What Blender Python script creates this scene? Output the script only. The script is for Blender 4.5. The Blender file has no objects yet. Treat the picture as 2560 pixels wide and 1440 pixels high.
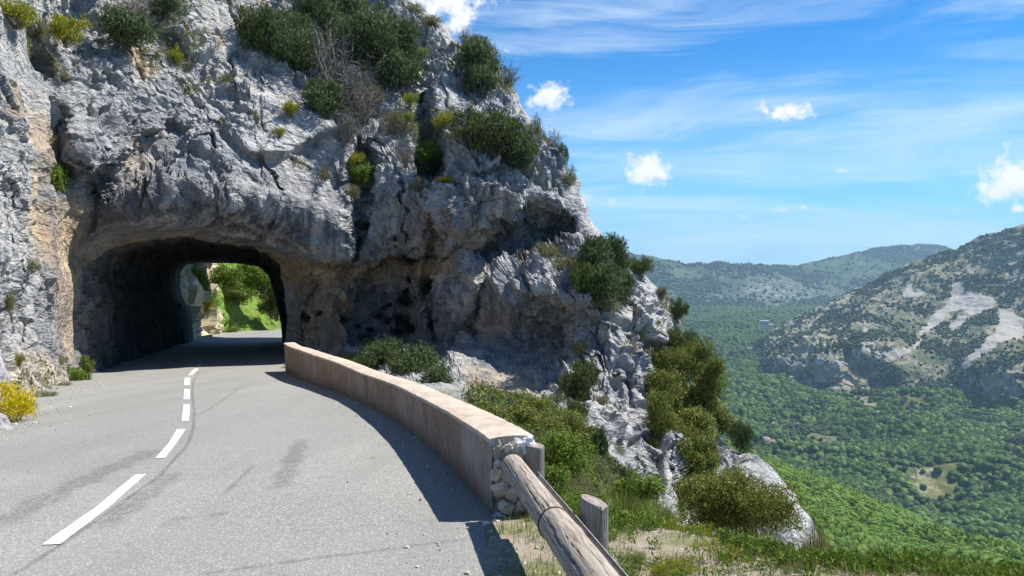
import bpy, math, random
import numpy as np
from mathutils import Vector, Matrix
R = math.radians
# ------------------------------------------------------------------ camera, sky, sun, exposure
sc = bpy.context.scene
COL = sc.collection
F = 1897.0                      # focal length in photo pixels (2560 wide)
PITCH = math.atan(120 / F)      # camera looks slightly down
cd = bpy.data.cameras.new('camera'); cam = bpy.data.objects.new('camera', cd); COL.objects.link(cam)
cd.sensor_width = 36.0; cd.lens = 36.0 * F / 2560.0; cd.clip_start = 0.05; cd.clip_end = 30000
cam.rotation_euler = (math.pi / 2 - PITCH, 0, 0)
sc.camera = cam
SUN_EL, SUN_AZ = R(55), R(66)   # azimuth clockwise from the view direction
sl = bpy.data.lights.new('sun', 'SUN'); sl.energy = 4.6; sl.angle = R(0.55); sl.color = (1.0, 0.965, 0.9)
so = bpy.data.objects.new('sun', sl); COL.objects.link(so)
sdir = Vector((math.sin(SUN_AZ) * math.cos(SUN_EL), math.cos(SUN_AZ) * math.cos(SUN_EL), math.sin(SUN_EL)))
so.rotation_euler = sdir.to_track_quat('Z', 'Y').to_euler()
sc.view_settings.view_transform = 'Standard'; sc.view_settings.look = 'None'
sc.view_settings.exposure = 0.86; sc.view_settings.gamma = 1.0
sc.cycles.max_bounces = 8; sc.cycles.diffuse_bounces = 3; sc.cycles.transparent_max_bounces = 8
sc.cycles.volume_bounces = 0

class NT:
    """small node-tree helper"""
    def __init__(s, tree): s.t = tree; tree.nodes.clear()
    def n(s, typ, ins=None, **kw):
        nd = s.t.nodes.new(typ)
        for k, v in kw.items(): setattr(nd, k, v)
        for k, v in (ins or {}).items(): s.set(nd.inputs[k], v)
        return nd
    def set(s, sock, v):
        if isinstance(v, bpy.types.Node): v = v.outputs[0]
        if isinstance(v, bpy.types.NodeSocket): s.t.links.new(v, sock)
        else:
            if hasattr(sock.default_value, '__len__') and not hasattr(v, '__len__'): v = (v,) * len(sock.default_value)
            if hasattr(v, '__len__') and len(v) == 3 and len(sock.default_value) == 4: v = (*v, 1)
            sock.default_value = v
    def m(s, op, a, b=0.0, c=0.0, clamp=False):
        nd = s.n('ShaderNodeMath', operation=op, use_clamp=clamp)
        s.set(nd.inputs[0], a); s.set(nd.inputs[1], b); s.set(nd.inputs[2], c); return nd.outputs[0]
    def vm(s, op, a, b=(0, 0, 0)):
        nd = s.n('ShaderNodeVectorMath', operation=op)
        s.set(nd.inputs[0], a)
        if op == 'SCALE': s.set(nd.inputs['Scale'], b)
        else: s.set(nd.inputs[1], b)
        return nd.outputs[1] if op in ('LENGTH', 'DOT_PRODUCT') else nd.outputs[0]
    def mix(s, f, a, b, mode='MIX'):
        nd = s.n('ShaderNodeMix', data_type='RGBA', blend_type=mode)
        s.set(nd.inputs[0], f); s.set(nd.inputs[6], a); s.set(nd.inputs[7], b); return nd.outputs[2]
    def ramp(s, f, lo, hi, a=0.0, b=1.0):
        nd = s.n('ShaderNodeMapRange', interpolation_type='SMOOTHSTEP')
        s.set(nd.inputs[0], f); s.set(nd.inputs[1], lo); s.set(nd.inputs[2], hi); s.set(nd.inputs[3], a); s.set(nd.inputs[4], b)
        return nd.outputs[0]
    def noise(s, vec, scale, detail=5, rough=0.55, dist=0.0, typ='FBM'):
        nd = s.n('ShaderNodeTexNoise', {'Vector': vec, 'Scale': scale, 'Detail': detail, 'Roughness': rough, 'Distortion': dist})
        return nd.outputs[0]

def px_dir(u, v):
    """unit-y direction of a photo pixel (numpy ok)"""
    a = (np.asarray(u, float) - 1280) / F; b = (720 - np.asarray(v, float)) / F
    cp, sp = math.cos(PITCH), math.sin(PITCH)
    dx = a; dy = cp + b * sp; dz = -sp + b * cp
    return dx / dy, dz / dy
def P(u, v, D):
    dx, dz = px_dir(u, v)
    D = np.asarray(D, float)
    return np.stack([dx * D, D + 0 * dx, dz * D], -1)

# ------------------------------------------------------------------ world: Nishita sky with cirrus veils and small cumulus
w = bpy.data.worlds.new('World'); sc.world = w; w.use_nodes = True
W = NT(w.node_tree)
sky = W.n('ShaderNodeTexSky', sky_type='NISHITA', sun_disc=False, sun_elevation=SUN_EL, sun_rotation=SUN_AZ,
          altitude=900, air_density=1.0, dust_density=0.25, ozone_density=3.0)
tc = W.n('ShaderNodeTexCoord').outputs['Generated']
sep = W.n('ShaderNodeSeparateXYZ', {0: tc})
X_, Y_, Z_ = sep.outputs
AZ = W.m('ARCTAN2', X_, Y_); EL = W.m('ARCSINE', Z_)
base = W.mix(1.0, sky, (0.17, 0.80, 1.30), 'MULTIPLY')
low = W.ramp(EL, 0.0, 0.30, 1.0, 0.0)
base = W.mix(W.m('MULTIPLY', low, 0.42), base, (4.4, 7.6, 10.8))
# cirrus: long streaks in a layer high above, tilted a little
wv = W.n('ShaderNodeCombineXYZ', {0: W.m('MULTIPLY', AZ, 1.5), 1: W.m('MULTIPLY', W.m('ADD', EL, W.m('MULTIPLY', AZ, 0.06)), 11.0), 2: 0.0})
warp = W.noise(wv, 0.9, 3, 0.5)
wv2 = W.n('ShaderNodeCombineXYZ', {0: W.m('MULTIPLY', AZ, 1.7), 1: W.m('ADD', W.m('MULTIPLY', EL, 13.0), W.m('MULTIPLY', warp, 1.9)), 2: 3.3})
c1 = W.noise(wv2, 1.0, 8, 0.58, 0.6)
wv3 = W.n('ShaderNodeCombineXYZ', {0: W.m('MULTIPLY', AZ, 4.0), 1: W.m('ADD', W.m('MULTIPLY', EL, 42.0), W.m('MULTIPLY', warp, 5.0)), 2: 7.3})
c2 = W.noise(wv3, 1.0, 7, 0.62, 0.8)
band = W.m('ADD', W.m('ADD', W.ramp(EL, 0.33, 0.02, 0.0, 0.085), 0.0), W.m('MULTIPLY', c2, 0.22))
cir = W.ramp(W.m('ADD', c1, band), 0.565, 0.84, 0.0, 0.55)
skyc = W.mix(cir, base, (7.6, 9.0, 10.3))
# cumulus: (u, v, half width px, half height px)
CUM = [(1115, 15, 115, 85), (1378, 243, 66, 44), (1615, 432, 72, 50), (1968, 282, 66, 32), (2520, 465, 82, 62), (2545, 524, 30, 16),
       (1530, 508, 18, 22), (1462, 494, 26, 18), (1950, 527, 34, 13), (1862, 541, 17, 11), (2008, 520, 12, 10), (1265, 127, 12, 7), (2100, 428, 18, 10), (1140, 55, 70, 60)]
nv = W.n('ShaderNodeCombineXYZ', {0: W.m('MULTIPLY', AZ, 1.0), 1: EL, 2: 1.7})
n1 = W.noise(nv, 55, 9, 0.68); n2 = W.noise(W.n('ShaderNodeVectorMath', {0: nv, 1: (3.3, 1.7, 9)}, operation='ADD'), 20, 6, 0.6)
cum = None; shade = None
for (u, v, hw, hh) in CUM:
    dx, dz = px_dir(u, v); az = math.atan(dx); el = math.atan2(dz, math.hypot(1, dx))
    ww = 1.2 * hw / F * (math.cos(az)); hv = 1.2 * hh / F
    a = W.m('DIVIDE', W.m('SUBTRACT', AZ, az), ww)
    b = W.m('DIVIDE', W.m('SUBTRACT', EL, el), hv)
    bl = W.m('MULTIPLY', W.m('MINIMUM', b, 0.0), 1.5)
    bt = W.m('MAXIMUM', b, 0.0)
    bb = W.m('ADD', bl, bt)
    r = W.m('SQRT', W.m('ADD', W.m('MULTIPLY', a, a), W.m('MULTIPLY', bb, bb)))
    thin = 0.62 if hw < 40 and u != 2545 else 1.0
    val = W.m('ADD', W.m('SUBTRACT', 0.92, r), W.m('ADD', W.m('MULTIPLY', W.m('SUBTRACT', n1, 0.5), 2.1), W.m('MULTIPLY', W.m('SUBTRACT', n2, 0.5), 1.5)))
    mk = W.ramp(val, 0.05, 0.72 if thin == 1 else 1.3, 0.0, thin)
    sh = W.m('MULTIPLY', mk, W.ramp(W.m('ADD', b, W.m('MULTIPLY', W.m('SUBTRACT', n1, 0.5), 2.2)), -0.75, 0.15, 1.0, 0.0))
    cum = mk if cum is None else W.m('MAXIMUM', cum, mk); shade = sh if shade is None else W.m('MAXIMUM', shade, sh)
ccol = W.mix(W.m('MULTIPLY', shade, 0.75), (9.7, 9.8, 10.0), (5.6, 6.6, 8.2))
skyc = W.mix(cum, skyc, ccol)
bg = W.n('ShaderNodeBackground', {'Color': skyc, 'Strength': 0.06})
W.n('ShaderNodeOutputWorld', {0: bg})

# ------------------------------------------------------------------ object helpers
def tag(o, label=None, cat=None, group=None, kind=None):
    if label: o['label'] = label
    if cat: o['category'] = cat
    if group: o['group'] = group
    if kind: o['kind'] = kind
    return o
def empty(name, loc=(0, 0, 0)):
    o = bpy.data.objects.new(name, None); COL.objects.link(o); o.location = loc; o.empty_display_size = 0.2; return o
def mesh_np(name, V, faces, mat=None, smooth=False, attrs=None):
    """faces: (n,4) or (n,3) int array, or a list of such arrays; attrs: name -> (n,4) point colours"""
    V = np.asarray(V, np.float32).reshape(-1, 3)
    fl = faces if isinstance(faces, list) else [faces]
    fl = [np.asarray(f, np.int32) for f in fl if len(f)]
    me = bpy.data.meshes.new(name)
    me.vertices.add(len(V)); me.vertices.foreach_set('co', V.ravel())
    loops = np.concatenate([f.ravel() for f in fl]); tot = np.concatenate([np.full(len(f), f.shape[1], np.int32) for f in fl])
    me.loops.add(len(loops)); me.loops.foreach_set('vertex_index', loops)
    me.polygons.add(len(tot)); st = np.concatenate([[0], np.cumsum(tot)[:-1]]).astype(np.int32)
    me.polygons.foreach_set('loop_start', st); me.polygons.foreach_set('loop_total', tot)
    me.polygons.foreach_set('use_smooth', np.full(len(tot), smooth, bool))
    me.update(calc_edges=True)
    for k, a in (attrs or {}).items():
        at = me.color_attributes.new(k, 'FLOAT_COLOR', 'POINT'); at.data.foreach_set('color', np.asarray(a, np.float32).ravel())
    if mat: me.materials.append(mat)
    return me
def add(name, me, parent=None, loc=None):
    o = bpy.data.objects.new(name, me); COL.objects.link(o)
    if parent: o.parent = parent
    if loc is not None: o.location = loc
    return o
def grid_faces(nr, nc, keep=None):
    i = np.arange(nr - 1)[:, None] * nc + np.arange(nc - 1)[None, :]
    f = np.stack([i, i + nc, i + nc + 1, i + 1], -1)          # rows go down, columns right: faces look at the camera
    f = f.reshape(-1, 4)
    return f if keep is None else f[keep.ravel()]

# ------------------------------------------------------------------ numpy noise
def _h(ix, iy, iz, seed):
    h = (ix.astype(np.uint32) * np.uint32(374761393)) ^ (iy.astype(np.uint32) * np.uint32(668265263)) ^ (iz.astype(np.uint32) * np.uint32(2246822519)) ^ np.uint32((seed * 3266489917) & 0xffffffff)
    h = (h ^ (h >> np.uint32(15))) * np.uint32(2246822519); h = (h ^ (h >> np.uint32(13))) * np.uint32(3266489917)
    return h ^ (h >> np.uint32(16))
def _f(h, k=0):
    return ((h >> np.uint32(k)) & np.uint32(1023)).astype(np.float32) / 1023.0
def perlin(p, seed=0):
    p = p.astype(np.float32); i = np.floor(p).astype(np.int64); f = p - i
    t = f * f * f * (f * (f * 6 - 15) + 10); out = 0
    for dx in (0, 1):
        wx = t[..., 0] if dx else 1 - t[..., 0]
        for dy in (0, 1):
            wy = t[..., 1] if dy else 1 - t[..., 1]
            for dz in (0, 1):
                wz = t[..., 2] if dz else 1 - t[..., 2]
                h = _h(i[..., 0] + dx, i[..., 1] + dy, i[..., 2] + dz, seed)
                g = (_f(h) * 2 - 1) * (f[..., 0] - dx) + (_f(h, 10) * 2 - 1) * (f[..., 1] - dy) + (_f(h, 20) * 2 - 1) * (f[..., 2] - dz)
                out = out + g * wx * wy * wz
    return out * 1.3
def fbm(p, o=4, seed=0, gain=0.5, ridged=False):
    s = 0; a = 1.0; tot = 0
    for k in range(o):
        n = perlin(p * (2.03 ** k) + k * 17.3, seed + k)
        if ridged: n = 0.5 - np.abs(n) * 1.6
        s = s + n * a; tot += a; a *= gain
    return s / tot
def facet(p, seed=0, tilt=1.0):
    """blocky rock: every Voronoi cell is a tilted plane; returns height and distance to the crack"""
    p = p.astype(np.float32); i = np.floor(p).astype(np.int64)
    d1 = np.full(p.shape[:-1], 9.0, np.float32); d2 = d1.copy(); hb = np.zeros(p.shape[:-1], np.uint32); cb = np.zeros_like(p)
    for dx in (-1, 0, 1):
        for dy in (-1, 0, 1):
            for dz in (-1, 0, 1):
                cx, cy, cz = i[..., 0] + dx, i[..., 1] + dy, i[..., 2] + dz
                h = _h(cx, cy, cz, seed)
                qx = p[..., 0] - cx - _f(h); qy = p[..., 1] - cy - _f(h, 10); qz = p[..., 2] - cz - _f(h, 20)
                d = qx * qx + qy * qy + qz * qz
                m = d < d1
                d2 = np.where(m, d1, np.minimum(d2, d)); d1 = np.where(m, d, d1); hb = np.where(m, h, hb)
                cb[..., 0] = np.where(m, qx, cb[..., 0]); cb[..., 1] = np.where(m, qy, cb[..., 1]); cb[..., 2] = np.where(m, qz, cb[..., 2])
    g = _h(hb, hb >> np.uint32(3), hb, seed + 5)
    ht = (_f(g, 1) - 0.5) + tilt * ((_f(g, 11) * 2 - 1) * cb[..., 0] + (_f(g, 5) * 2 - 1) * cb[..., 1] + (_f(g, 20) * 2 - 1) * cb[..., 2])
    return ht, np.sqrt(d2) - np.sqrt(d1)
def poly_sd(u, v, poly):
    """signed distance (negative inside) to a polygon in photo pixels"""
    poly = np.asarray(poly, float); n = len(poly); ins = np.zeros(np.shape(u), bool); d = np.full(np.shape(u), 1e9)
    for k in range(n):
        ax, ay = poly[k]; bx, by = poly[(k + 1) % n]
        ex, ey = bx - ax, by - ay; t = np.clip(((u - ax) * ex + (v - ay) * ey) / (ex * ex + ey * ey + 1e-9), 0, 1)
        d = np.minimum(d, np.hypot(u - ax - t * ex, v - ay - t * ey))
        c = ((ay > v) != (by > v)) & (u < (bx - ax) * (v - ay) / (by - ay + 1e-12) + ax)
        ins ^= c
    return np.where(ins, -d, d)
def soft(u, v, poly, edge):
    return 1 / (1 + np.exp(np.clip(poly_sd(u, v, poly) / edge * 2.0, -30, 30)))
def rbf(ctrl, val):
    c = np.asarray(ctrl, float) / 400.0; val = np.asarray(val, float); n = len(c)
    def ph(d2): return np.where(d2 > 0, 0.5 * d2 * np.log(d2 + 1e-20), 0)
    A = np.zeros((n + 3, n + 3)); d2 = ((c[:, None] - c[None]) ** 2).sum(-1)
    A[:n, :n] = ph(d2) + np.eye(n) * 0.004; A[:n, n] = 1; A[:n, n + 1:] = c; A[n, :n] = 1; A[n + 1:, :n] = c.T
    s = np.linalg.solve(A, np.concatenate([val, [0, 0, 0]]))
    def ev(u, v):
        u = np.asarray(u, float) / 400; v = np.asarray(v, float) / 400; out = s[n] + s[n + 1] * u + s[n + 2] * v
        for k in range(n): out = out + s[k] * ph((u - c[k, 0]) ** 2 + (v - c[k, 1]) ** 2)
        return out
    return ev
def grid_normals(V):
    du = np.gradient(V, axis=1); dv = np.gradient(V, axis=0)
    n = np.cross(dv, du); return n / (np.linalg.norm(n, axis=-1, keepdims=True) + 1e-9)
def box_blur(A, k):
    for ax in (0, 1):
        pad = [(0, 0)] * A.ndim; pad[ax] = (k, k); B = np.pad(A, pad, mode='edge'); c = np.cumsum(B, axis=ax)
        z = np.zeros_like(np.take(c, [0], axis=ax)); c = np.concatenate([z, c], axis=ax); n = A.shape[ax]
        A = (np.take(c, range(2 * k + 1, 2 * k + 1 + n), axis=ax) - np.take(c, range(0, n), axis=ax)) / (2 * k + 1)
    return A

# ------------------------------------------------------------------ road surface function
def roadz(y):
    y = np.asarray(y, float); return np.where(y < 22, -1.3 - 0.12 * y, -3.94 - 0.08 * (y - 22))
def on_road(u, v):
    """where a photo pixel meets the road plane"""
    dx, dz = px_dir(u, v); lo, hi = 0.5, 200.0
    for _ in range(50):
        m = (lo + hi) / 2
        if dz * m > roadz(m): lo = m
        else: hi = m
    return np.array([dx * lo, lo, float(roadz(lo))])
# ------------------------------------------------------------------ materials
def new_mat(name):
    m = bpy.data.materials.new(name); m.use_nodes = True; return m, NT(m.node_tree)
def finish(N, col, rough=0.9, bump=None, bstr=0.5, bdist=0.05, spec=0.25, trans=0.0, metal=0.0):
    b = N.n('ShaderNodeBsdfPrincipled', {'Base Color': col, 'Roughness': rough, 'Metallic': metal})
    b.inputs['Specular IOR Level'].default_value = spec
    if bump is not None:
        bn = N.n('ShaderNodeBump', {'Strength': bstr, 'Distance': bdist, 'Height': bump}); N.set(b.inputs['Normal'], bn)
    sh = b.outputs[0]
    if trans > 0:
        tr = N.n('ShaderNodeBsdfTranslucent', {0: col}); mx = N.n('ShaderNodeMixShader', {0: trans}); N.set(mx.inputs[1], sh); N.set(mx.inputs[2], tr.outputs[0]); sh = mx.outputs[0]
    N.n('ShaderNodeOutputMaterial', {0: sh})
def rock_material(name, near=True, painted_shade=0.0):
    m, N = new_mat(name); g = N.n('ShaderNodeNewGeometry').outputs['Position']
    at = N.n('ShaderNodeAttribute', attribute_name='tint'); s = N.n('ShaderNodeSeparateColor', {0: at.outputs['Color']})
    tan, dark, moss = s.outputs[0], s.outputs[1], s.outputs[2]
    n1 = N.noise(g, 0.35, 6, 0.6); n2 = N.noise(g, 2.2, 8, 0.7, 0.4); n3 = N.noise(g, 11, 6, 0.7)
    mp = N.n('ShaderNodeMapping', {'Vector': g, 'Scale': (1.6, 1.6, 0.16)}); st = N.noise(mp, 1.3, 7, 0.62, 0.3)
    c = N.mix(N.ramp(n2, 0.36, 0.62), (0.29, 0.295, 0.31), (0.61, 0.59, 0.555))
    c = N.mix(N.m('MULTIPLY', N.ramp(n1, 0.42, 0.62), 0.6), c, (0.50, 0.495, 0.485))
    c = N.mix(N.m('MULTIPLY', N.ramp(n3, 0.35, 0.5, 1, 0), 0.42), c, (0.13, 0.125, 0.125))
    tm = N.m('MULTIPLY', tan, N.ramp(N.m('ADD', n2, N.m('MULTIPLY', tan, 0.3)), 0.40, 0.64), clamp=True)
    tcol = N.mix(N.ramp(N.noise(g, 1.1, 5, 0.6), 0.4, 0.65), (0.40, 0.29, 0.19), (0.66, 0.50, 0.29))
    c = N.mix(tm, c, tcol)
    c = N.mix(N.m('MULTIPLY', N.ramp(st, 0.50, 0.66), 0.55), c, (0.15, 0.155, 0.175))
    wz = N.noise(g, 0.16, 5, 0.62, 0.6); c = N.mix(N.m('MULTIPLY', N.ramp(wz, 0.46, 0.62), 0.42), c, (0.185, 0.20, 0.24)); c = N.mix(N.m('MULTIPLY', N.ramp(N.noise(g, 0.55, 4, 0.6), 0.56, 0.68), 0.35), c, (0.60, 0.55, 0.46))
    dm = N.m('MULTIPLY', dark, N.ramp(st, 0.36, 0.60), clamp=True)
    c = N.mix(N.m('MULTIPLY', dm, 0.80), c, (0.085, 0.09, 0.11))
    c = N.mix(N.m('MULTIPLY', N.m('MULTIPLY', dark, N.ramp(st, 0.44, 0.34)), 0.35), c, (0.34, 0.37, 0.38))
    c = N.mix(N.m('MULTIPLY', moss, N.ramp(n2, 0.42, 0.60), clamp=True), c, (0.10, 0.12, 0.035))
    if painted_shade: c = N.mix(N.m('MULTIPLY', dark, painted_shade), c, (0.035, 0.034, 0.033))  # tunnel shade painted into the rock colour
    dj = N.vm('ADD', g, N.vm('SCALE', N.n('ShaderNodeTexNoise', {'Vector': g, 'Scale': 3.0, 'Detail': 4.0}).outputs[1], 0.25))
    mb = N.n('ShaderNodeMapping', {'Vector': dj, 'Rotation': (0.2, R(-55), R(18)), 'Scale': (1, 1, 1.9)})
    vo = [N.n('ShaderNodeTexVoronoi', {'Vector': mb, 'Scale': q}, feature='F1').outputs[0] for q in (3.2, 8.5)]
    bp = N.m('ADD', N.m('MULTIPLY', N.noise(g, 6, 9, 0.72, 0.3), 1.1), N.m('ADD', N.m('MULTIPLY', vo[0], 0.9), N.m('MULTIPLY', vo[1], 0.45)))
    finish(N, c, 0.92, bp, 0.9, 0.16, 0.15)
    return m
M = {}
M['rock'] = rock_material('limestone'); M['bore'] = rock_material('shade_painted_limestone', painted_shade=0.80)
def leaf_mat(name, c0, c1, c2=None, p2=0.12, trans=0.3, rough=0.65):
    m, N = new_mat(name); g = N.n('ShaderNodeNewGeometry'); r = g.outputs['Random Per Island']
    oi = N.n('ShaderNodeObjectInfo').outputs['Random']
    c = N.mix(r, c0, c1)
    c = N.mix(N.m('MULTIPLY', oi, 0.35), c, (c[0] if False else c1))
    if c2: c = N.mix(N.ramp(N.m('FRACT', N.m('MULTIPLY', r, 37.7)), 1 - p2, 1 - p2 + 0.01), c, c2)
    finish(N, c, rough, None, spec=0.2, trans=trans); return m
# ------------------------------------------------------------------ the cliff: one continuous rock surface
SIL = np.array([(700, -340), (860, -160), (960, -50), (1010, 0), (1060, 35), (1120, 62), (1150, 95), (1200, 108), (1240, 140), (1255, 182), (1290, 222), (1318, 262),
    (1345, 322), (1380, 352), (1400, 402), (1438, 470), (1466, 520), (1482, 565), (1512, 606), (1566, 655), (1618, 692), (1658, 732), (1690, 775),
    (1712, 835), (1708, 880), (1738, 950), (1760, 1010), (1790, 1060), (1850, 1112), (1900, 1152), (1950, 1212), (1972, 1262), (2010, 1330), (2024, 1368), (2030, 1470)], float)
CD = [  # (u, v, distance ahead in metres)
 (-420, 1440, 5.0), (-420, 1100, 7.0), (-420, 800, 8.5), (-420, 500, 9.5), (-420, 200, 11), (-420, -330, 16),
 (-150, 1100, 8.6), (-150, 800, 10.8), (-150, 500, 12), (-150, 100, 14.5), (-100, 1440, 6.5),
 (0, 1440, 7.5), (0, 1200, 9.0), (0, 1060, 10.6), (0, 900, 13.0), (0, 600, 14.5), (0, 300, 16.0), (0, 0, 19), (0, -330, 23),
 (95, 1000, 14.4), (150, 950, 18.2), (150, 700, 19.5), (130, 400, 20.5), (120, 100, 22.5), (200, -330, 27),
 (215, 935, 21.6), (190, 800, 22.0), (200, 640, 23.2), (300, 300, 23.8), (300, 100, 25.5), (300, 0, 26.8), (480, -330, 32),
 (330, 600, 24.2), (480, 590, 25.8), (620, 610, 27.8), (725, 690, 29.2), (725, 850, 29.8), (725, 930, 30.2), (300, 930, 25), (500, 930, 28), (400, 800, 26), (400, 1100, 24), (600, 1250, 20),
 (330, 520, 23.0), (480, 500, 24.3), (620, 520, 25.8), (760, 560, 27.0), (850, 640, 27.6),
 (450, 300, 26.3), (600, 400, 26.6), (700, 300, 29.0), (600, 150, 30.5), (450, 60, 29), (700, 40, 34),
 (800, 400, 28.6), (860, 480, 28.2), (850, 250, 31.0), (850, 80, 35.5), (800, -200, 37),
 (800, 760, 28.8), (800, 900, 28.4), (900, 700, 28.8), (1000, 640, 28.2), (1000, 760, 29.0), (1000, 880, 28.0),
 (950, 560, 28.0), (1000, 450, 28.0), (1000, 330, 30.5), (1000, 200, 33.5), (1000, 60, 37.5), (1040, -40, 40),
 (1130, 500, 26.0), (1130, 620, 26.6), (1130, 750, 26.2), (1130, 900, 24.5), (1120, 400, 27.6), (1150, 280, 31), (1150, 150, 34.5),
 (1300, 520, 25.6), (1300, 440, 26.3), (1300, 330, 29.5), (1250, 200, 34.5), (1400, 500, 25.8), (1420, 420, 28.6),
 (1300, 600, 26.4), (1400, 600, 26.6), (1240, 710, 23.6), (1340, 690, 22.9), (1470, 600, 25.2), (1440, 680, 22.6), (1290, 655, 24.6),
 (1250, 850, 23.2), (1350, 850, 23.2), (1450, 850, 21.6), (1400, 750, 21.9), (1500, 760, 21.5), (1500, 680, 22.9), (1600, 700, 24.4), (1620, 800, 22.6),
 (1220, 940, 20.8), (1340, 945, 20.8), (1420, 925, 20.2), (1500, 920, 19.8), (1600, 900, 21.0), (1680, 860, 23.0),
 (1250, 1010, 17.4), (1400, 1010, 18.5), (1550, 1010, 19.0), (1620, 1100, 18.2), (1690, 1200, 17.2), (1700, 1290, 16.2),
 (1720, 1000, 21.6), (1760, 1100, 20.0), (1850, 1150, 19.0), (1930, 1240, 17.6), (2010, 1350, 16.2), (1850, 1250, 17.4), (1800, 1340, 15.0),
 (1300, 1090, 11.5), (1420, 1110, 13.0), (1500, 1130, 15.5), (1450, 1230, 9.0), (1580, 1240, 14.5), (1350, 1200, 7.6), (1240, 1060, 11.5), (1560, 1360, 8.5), (1700, 1420, 12), (1300, 1300, 6.4), (1900, 1440, 13.5),
 (1100, 985, 16.0), (1000, 950, 20.5), (900, 920, 24.0), (1000, 1250, 12), (800, 1100, 20), (800, 1440, 11), (300, 1440, 13), (1230, 1440, 6.5),
]
_cd = np.array(CD, float); cliff_lnD = rbf(_cd[:, :2], np.log(_cd[:, 2]))
PORTAL = np.array([(184, 990), (183, 935), (181, 850), (180, 780), (187, 712), (215, 665), (262, 630), (325, 607), (395, 597), (470, 594), (540, 600), (610, 613), (665, 630), (700, 658), (712, 720), (714, 800), (714, 860), (714, 960)], float)
# relief features: (polygon, depth change in m, edge softness px)
FEAT = [
 ([(62, 70), (120, 150), (155, 300), (180, 430), (150, 450), (115, 400), (85, 330), (55, 230)], 1.6, 18),      # shaded gully at left
 ([(1180, 640), (1240, 560), (1300, 535), (1390, 540), (1436, 548), (1425, 580), (1390, 615), (1330, 650), (1260, 665), (1225, 690)], 2.0, 10),   # hollow under the overhang
 ([(865, 955), (885, 800), (930, 690), (980, 640), (1050, 625), (1090, 660), (1112, 800), (1118, 950)], 1.1, 18),           # hollow behind the wall
 ([(1215, 700), (1180, 820), (1190, 900), (1300, 925), (1430, 905), (1430, 800), (1380, 740), (1330, 750)], 1.1, 12),      # lower shaded hollow
 ([(1046, 250), (1068, 230), (1082, 300), (1108, 420), (1100, 445), (1052, 430), (1048, 330)], 1.9, 9),                     # dark slot at the top
 ([(895, 345), (925, 380), (925, 500), (905, 620), (885, 660), (880, 560), (890, 460)], 1.3, 8),                           # vertical cleft
 ([(1078, 560), (1098, 440), (1110, 560), (1092, 700), (1120, 930), (1100, 940), (1072, 700)], 1.0, 8),
 ([(225, 600), (250, 500), (400, 440), (600, 470), (760, 500), (880, 520), (885, 662), (800, 652), (700, 628), (600, 590), (470, 574), (330, 578)], -0.9, 9),  # bulging brow above the portal
 ([(330, 385), (420, 300), (480, 330), (460, 400), (360, 420)], 0.8, 12), ([(180, 330), (270, 300), (290, 390), (210, 440), (150, 400)], -1.1, 16),
 ([(860, 320), (780, 350), (700, 400), (620, 390), (560, 330), (620, 230), (700, 250), (800, 290)], -0.7, 9),               # smooth slab
 ([(1068, 205), (1110, 190), (1220, 330), (1260, 400), (1180, 420), (1120, 350), (1080, 290)], -1.2, 7),                   # leaning slab right of the slot
 ([(1590, 760), (1616, 800), (1610, 900), (1640, 1010), (1690, 1130), (1700, 1300), (1660, 1300), (1640, 1100), (1600, 980), (1585, 860)], -0.8, 8),
 ([(1612, 850), (1700, 880), (1740, 1000), (1720, 1150), (1716, 1290), (1704, 1270), (1690, 1120), (1640, 1000)], 2.0, 10),# gully full of trees
 ([(1100, 430), (1220, 440), (1300, 480), (1310, 560), (1230, 560), (1150, 590), (1120, 520)], -0.7, 12),
]
SMOOTH = [([(1400, 800), (1600, 830), (1720, 1290), (1560, 1290), (1440, 1000)], 0.62), ([(1740, 1060), (1900, 1140), (2030, 1370), (1800, 1360)], 0.6), ([(200, 0), (460, 0), (480, 200), (260, 240)], 0.75), ([(380, 200), (620, 220), (620, 420), (420, 420)], .7), ([(640, 190), (700, 170), (860, 330), (850, 420), (760, 410), (640, 350)], 0.22), ([(660, 380), (780, 430), (860, 470), (860, 560), (740, 560), (660, 470)], 0.35),
          ([(460, 0), (620, 0), (640, 110), (560, 150), (470, 60)], 0.35), ([(840, 480), (1100, 640), (1180, 900), (1140, 960), (720, 960), (720, 660)], 0.6),
          ([(1180, 700), (1430, 700), (1450, 930), (1180, 930)], 0.5), ([(1180, 540), (1440, 540), (1400, 640), (1200, 690)], 0.5)]
TANP = [([(190, 470), (215, 600), (190, 930), (150, 930), (120, 700), (60, 560), (70, 420), (110, 500)], 1.0, 16), ([(180, 700), (200, 640), (330, 590), (470, 575), (700, 630), (870, 660), (1160, 640), (1170, 700), (900, 720), (720, 720), (640, 635), (400, 600), (260, 634)], 1.1, 12),
        ([(740, 700), (920, 700), (900, 800), (840, 880), (760, 860)], 0.85, 25), ([(1040, 520), (1240, 560), (1250, 640), (1060, 640)], 0.8, 20), ([(1190, 760), (1290, 780), (1280, 880), (1210, 860)], 0.85, 16),
        ([(1160, 930), (1340, 940), (1330, 980), (1180, 980)], 0.8, 14), ([(330, 80), (400, 180), (360, 200), (310, 120)], 0.9, 10), ([(500, 80), (560, 110), (530, 140)], 0.9, 8), ([(600, 0), (660, 0), (650, 30)], 0.8, 10),
        ([(330, 300), (390, 400), (370, 500), (300, 470)], 0.55, 16), ([(0, 200), (40, 220), (40, 300), (0, 300)], 0.9, 10), ([(1280, 650), (1330, 650), (1310, 690)], 0.9, 8), ([(50, 250), (110, 300), (160, 480), (110, 480)], 0.8, 14),
        ([(80, 860), (200, 880), (200, 970), (60, 990)], 0.5, 20)]
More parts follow.
